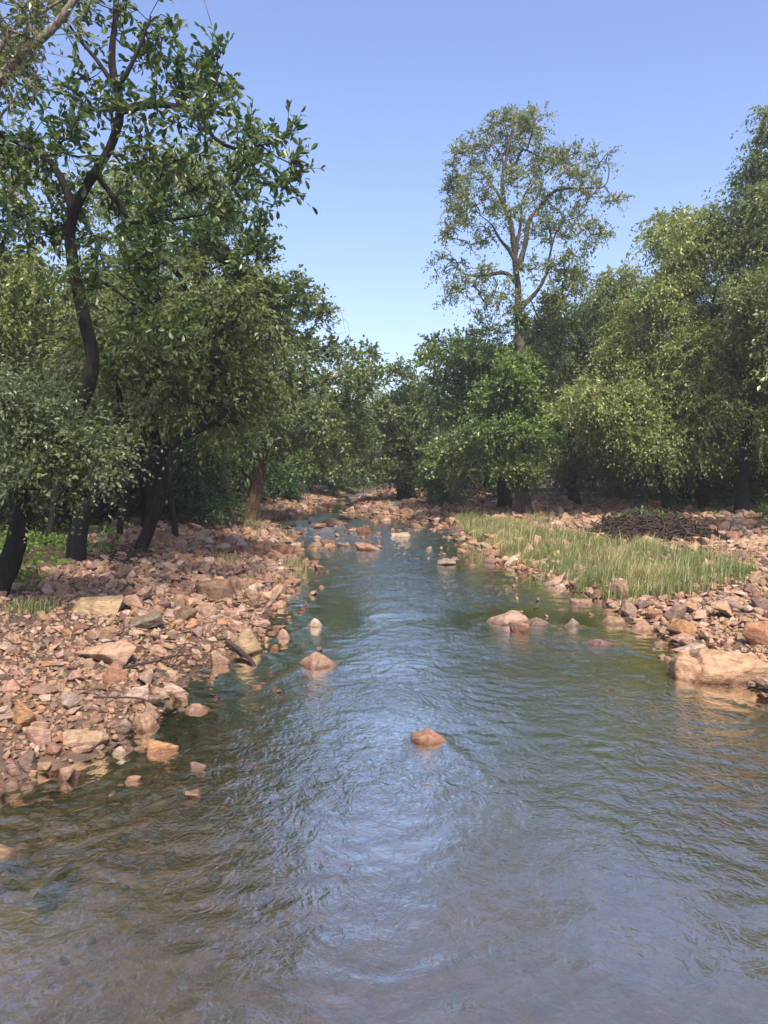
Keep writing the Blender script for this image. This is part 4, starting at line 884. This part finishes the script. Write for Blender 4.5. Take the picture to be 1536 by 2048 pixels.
for i, (k, x, y, sc) in enumerate(SPOTS):
    r_ = np.random.RandomState(900 + i); loc = (x, y, H(x, y) - .05)
    if k in used: o = copy_tree(PROTO[k], loc, r_.uniform(0, 6.28), sc)
    else: o = PROTO[k]; o.location = loc; o.scale = (sc,) * 3; used.add(k)
    TR = [(-9, 19, 'the leaning and bent black trunks'), (-8.5, 27, 'the feathery blue-green bush'), (-5.2, 33, 'the brown leaning trunk by the water'), (-6, 47, 'the shaded far gravel'), (1.5, 50, 'the forked bend tree'), (6, 40, 'the broad-leaved bright tree'), (12, 38, 'the tall sparse tree'), (19, 33, 'the brush heap'), (23, 24, 'the drooping olive trees')]
    by = min(TR, key=lambda q: math.hypot(q[0] - x, q[1] - y))[2]; tall_ = ('taller ' if sc > 1.08 else 'shorter ' if sc < .93 else '')
    side = 'in the wood behind the leaning trees' if x < -2.5 and y < 66 else ('in the wood closing the far end of the stream' if y > 60 else 'in the wood behind the tall sparse tree')
    tag(o, (tall_ if k < 3 else '') + KIN[k] + (' far beyond ' if y > 60 else ' behind ') + by, 'tree', KIN[k] + 's of the wood')

# ------------------------------------------------------------------ reeds, tufts and ground plants
def blades(g, x, y, z, hgt, rs_, straw=.3, lean=.35, wid=.006):
    n = len(x); a = rs_.uniform(0, 6.28, n); l = np.abs(rs_.normal(size=n)) * lean; d = np.stack([np.cos(a) * l + .12, np.sin(a) * l, np.ones(n)], 1)
    b0 = np.stack([x, y, z], 1); s = np.stack([np.cos(a + 1.57), np.sin(a + 1.57), np.zeros(n)], 1) * (wid * rs_.uniform(.6, 1.3, n))[:, None]
    h1 = (hgt * .55)[:, None]; h2 = hgt[:, None]; m = b0 + d * h1 * [.6, .6, 1]; t = b0 + d * h2 * [1.25, 1.25, .95]
    v = np.stack([b0 - s, b0 + s, m + s * .8, m - s * .8, t], 1).reshape(-1, 3); k = np.arange(n)[:, None] * 5
    st = rs_.rand(n, 1) < straw; c = np.where(st, np.array([.46, .39, .22]), np.array([.20, .255, .095])) * rs_.uniform(.65, 1.25, (n, 1))
    g.add(v, k + [0, 1, 2, 3], c); g.f[3].append(k + [3, 2, 4] + g.n - len(v)); g.c[3].append(np.c_[c, np.ones(n)]); g.m[3].append(np.zeros(n))
rs = np.random.RandomState(8); g = Geo()
x0, y0 = GRASS.min(0); x1, y1 = GRASS.max(0)
x0 -= .4; y0 -= .4; x1 += .4; y1 += .4
x = rs.uniform(x0, x1, 170000); y = rs.uniform(y0, y1, 170000); qx = x + .5 * noise2(x, y, 1.6, 3.); qy = y + .8 * noise2(x, y, 1.1, 5.)
ok = inside(GRASS, qx, qy) & (noise2(x, y, 1.3, 6.0) + .5 * noise2(x, y, 5, 2.) + .25 * rs.normal(size=len(x)) > .10); x, y = x[ok], y[ok]
z = np.maximum(height(x, y), -.05); tall = rs.rand(len(x)) < .05
hh = rs.uniform(.10, .36, len(x)) * np.clip(1 + 1.1 * noise2(x, y, .9, 1.0) + .5 * noise2(x, y, 3.5, 1.0), .35, 1.8); hh = np.where(tall, rs.uniform(.35, .6, len(x)), hh)
sm = np.clip(.33 + .9 * noise2(x, y, .7, 11.), .08, .8)
for lo, hi in ((0, .3), (.3, .5), (.5, 1)):
    k = (sm >= lo) & (sm < hi); blades(g, x[k], y[k], z[k], hh[k], rs, straw=(lo + hi) / 2, lean=.42, wid=.007)
k = rs.randint(0, len(x), 420); k = k[noise2(x[k], y[k], .8, 17.) > -.05]
blades(g, x[k], y[k], z[k], rs.uniform(.45, .75, len(k)), rs, straw=.95, lean=.22, wid=.008)
tag(link('reeds', g.mesh('reeds', [LEAF_DULL])), 'green and straw reeds growing in a strip along the right bank', 'reeds', kind='stuff')
def tuft(px, py, n, r, h, straw, label):
    p = ground_hit(px, py); r_ = np.random.RandomState(int(px)); g = Geo(); q = r_.normal(size=(n, 2)) * r
    z = height(p[0] + q[:, 0], p[1] + q[:, 1]); blades(g, q[:, 0], q[:, 1], np.maximum(z, -.1) - max(p[2], 0), r_.uniform(.5, 1.2, n) * h, r_, straw, .3, .007)
    tag(link('grass_tuft', g.mesh('grass_tuft', [LEAF_DULL]), loc=(p[0], p[1], max(p[2], 0))), label, 'grass', 'grass tufts by the water')
tuft(948, 1122, 90, .14, .62, .75, 'lone straw-coloured grass tuft standing in the shallows off the reeds')
tuft(590, 1140, 170, .16, .34, .6, 'dry grass tuft on the rubble spit at the stream narrows')
tuft(600, 1160, 60, .10, .3, .2, 'green grass tuft between the dry tuft and tan rock')
tuft(508, 1062, 120, .25, .55, .6, 'tall dry grass at the foot of the brown leaning trunk')
tuft(450, 1125, 60, .2, .3, .5, 'thin pale grass among stones on the rubble bank')
tuft(60, 1225, 160, .16, .24, .1, 'short green grass in the rubble below the leaning tree')
tuft(1075, 1050, 220, .26, .5, .25, 'green grass clump at the foot of the tall sparse tree')
tuft(1075, 1168, 70, .14, .32, .3, 'small grass clump beside the pale pink rock at the reed edge')
tuft(1260, 1218, 40, .1, .22, .3, 'tiny grass sprig at the near tip of the gravel')
# low green plants under the trees
rs = np.random.RandomState(9); n = 26000; y = rs.uniform(12, 44, n); x = rs.uniform(-1, 1, n) * (.56 * y + 1); s = sdist(x, y)
ok = (s > np.where(x < 0, 3.2 + .05 * y, 8.5)) & (s < 26) & (noise2(x, y, .55, 4.) + .3 * noise2(x, y, 2.1, 2.) > .02); x, y, s = x[ok], y[ok], s[ok]
tips = np.stack([x, y, height(x, y, s) + rs.uniform(.02, .22, len(x))], 1); g = Geo()
MESHMAX[0] = 4
leafst = dict(STYLE['bright']); leafst.update(L=.09, W=.055, nt=1, nl=5, tl=.22, mesh=4, cols=[(.03, .06, .012), (.05, .095, .016), (.08, .13, .022)])
spray(g, tips, np.tile([0, 0, 1.], (len(tips), 1)), leafst, rs)
tag(link('ground_cover', g.mesh('ground_cover', [LEAF_DULL])), 'low green plants covering the shaded woodland floor', 'plants', kind='stuff')

# ------------------------------------------------------------------ dead wood
def stick(name, pts, r0, r1, label, cat='branch', extra=()):
    base = np.array(pts[0]); g = Geo(); path = smooth_path(pts, .08); wob = np.stack([noise(path * 4), noise(path * 4 + 9), noise(path * 4 + 30)], 1) * .03
    tube(g, path + wob - base, np.linspace(r0, r1, len(path)), 8, knob=.25)
    for q, a, b_ in extra: q = smooth_path(q, .1); tube(g, q - base, np.linspace(a, b_, len(q)), 5, knob=.2)
    tag(link(name, g.mesh(name, [DEAD], smooth=True, colour=False), loc=base), label, cat)
def gp(px, py, dz=0.0): p = ground_hit(px, py); p[2] += dz; return p
stick('driftwood', [gp(450, 1300, .13), gp(478, 1312, .08), gp(505, 1328, .02), gp(530, 1340, -.1)], .035, .022, 'dark driftwood log sliding from the ochre-tan boulder into the water', 'log')
stick('stick', [gp(190, 1416, .10), gp(240, 1418, .11), gp(290, 1418, .09), gp(322, 1419, .03)], .012, .006, 'thin black stick lying across stones beside the whitish pink rock')
stick('fallen_branch', [gp(250, 1345, .06), gp(310, 1338, .09), gp(360, 1322, .07), gp(415, 1318, .05)], .018, .008, 'dark crooked branch lying on the rubble by the inlet', extra=[([gp(350, 1325, .07), gp(375, 1305, .12), gp(395, 1300, .06)], .01, .005), ([gp(320, 1336, .08), gp(370, 1345, .06), gp(400, 1335, .03)], .01, .004)])
stick('sunken_branch', [gp(80, 1772, -.10), gp(110, 1745, -.08), gp(142, 1712, -.05)], .05, .02, 'dark sunken branch under the brown shallows beside the cream block')
def heap(name, px0, px1, py0, py1, n, h, r, label, seed, leafy=0):
    a, b_, c = gp(px0, py1), gp(px1, py1), gp((px0 + px1) / 2, py0); r_ = np.random.RandomState(seed); base = gp((px0 + px1) / 2, (py0 + py1) / 2); g = Geo()
    hw, hd = (b_[0] - a[0]) / 2 * base[1] / a[1], max((c[1] - a[1]) / 2, .4)
    for k in range(n):
        u = r_.uniform(-1, 1, 2) * [1, .9]; u *= .98; top = h * max(1 - u.dot(u) / 1.1, .08); o = np.array([u[0] * hw, u[1] * hd, top * r_.rand() ** .7])
        d = unit(np.array([r_.normal(), r_.normal() * .8, r_.normal() * .35])); L_ = r_.uniform(.25, .8) * (hw ** .4); q = np.array([o - d * L_ / 2, o + r_.normal(size=3) * .06, o + d * L_ / 2])
        gzz = height(base[0] + q[:, 0], base[1] + q[:, 1]) - base[2]; q[:, 2] = np.maximum(q[:, 2] + gzz, gzz + .01); rad = r * r_.uniform(.5, 1.6); tube(g, q, [rad, rad * .8, rad * .4], 4)
    root = bpy.data.objects.new(name, None); COL.objects.link(root); root.location = base; tag(root, label, 'brush heap')
    tag(link('twigs', g.mesh('twigs', [DEAD], smooth=True, colour=False), root), kind='stuff')
    if leafy:
        gl = Geo(); u = r_.normal(size=(leafy, 2)) * .35; t = np.stack([u[:, 0] * hw, u[:, 1] * hd, h * np.maximum(1 - (u ** 2).sum(1), .1)], 1); spray(gl, t, np.tile([0, 0, 1.], (leafy, 1)), leafst, r_); tag(link('leaves', gl.mesh('leaves', [LEAF_DULL]), root), kind='stuff')
heap('brush_heap', 1160, 1425, 1050, 1090, 1400, .62, .018, 'wide heap of dark dead brush lying on the gravel behind the reeds', 5, 60)
heap('twig_heap', 215, 300, 1105, 1130, 120, .35, .012, 'small dark heap of driftwood twigs at the foot of the slender crooked trunk', 6)
heap('twig_heap', 920, 1000, 985, 1008, 160, .6, .03, 'tangle of fallen branches at the wood edge behind the far gravel bar', 7)
heap('root_heap', 420, 500, 1036, 1052, 140, .3, .02, 'dark flood debris caught on the roots of the brown leaning trunk', 8)


# ------------------------------------------------------------------ thin haze over the valley
m, t, out = mat('haze'); pv = N(t, 'ShaderNodeVolumePrincipled', Density=HAZE, Anisotropy=0.2); pv.inputs['Color'].default_value = (0.93, 0.96, 1.0, 1)
t.links.new(pv.outputs[0], out.inputs['Volume'])
g = Geo(); hx, hy0, hy1, hz0, hz1 = 960.0, -320.0, 1260.0, -9.0, 24.0
g.add([(-hx, hy0, hz0), (hx, hy0, hz0), (hx, hy1, hz0), (-hx, hy1, hz0), (-hx, hy0, hz1), (hx, hy0, hz1), (hx, hy1, hz1), (-hx, hy1, hz1)], [(3, 2, 1, 0), (4, 5, 6, 7), (0, 1, 5, 4), (1, 2, 6, 5), (2, 3, 7, 6), (3, 0, 4, 7)])
tag(link('haze', g.mesh('haze', [m], colour=False)), 'thin pale haze hanging over the whole wooded valley', kind='stuff')
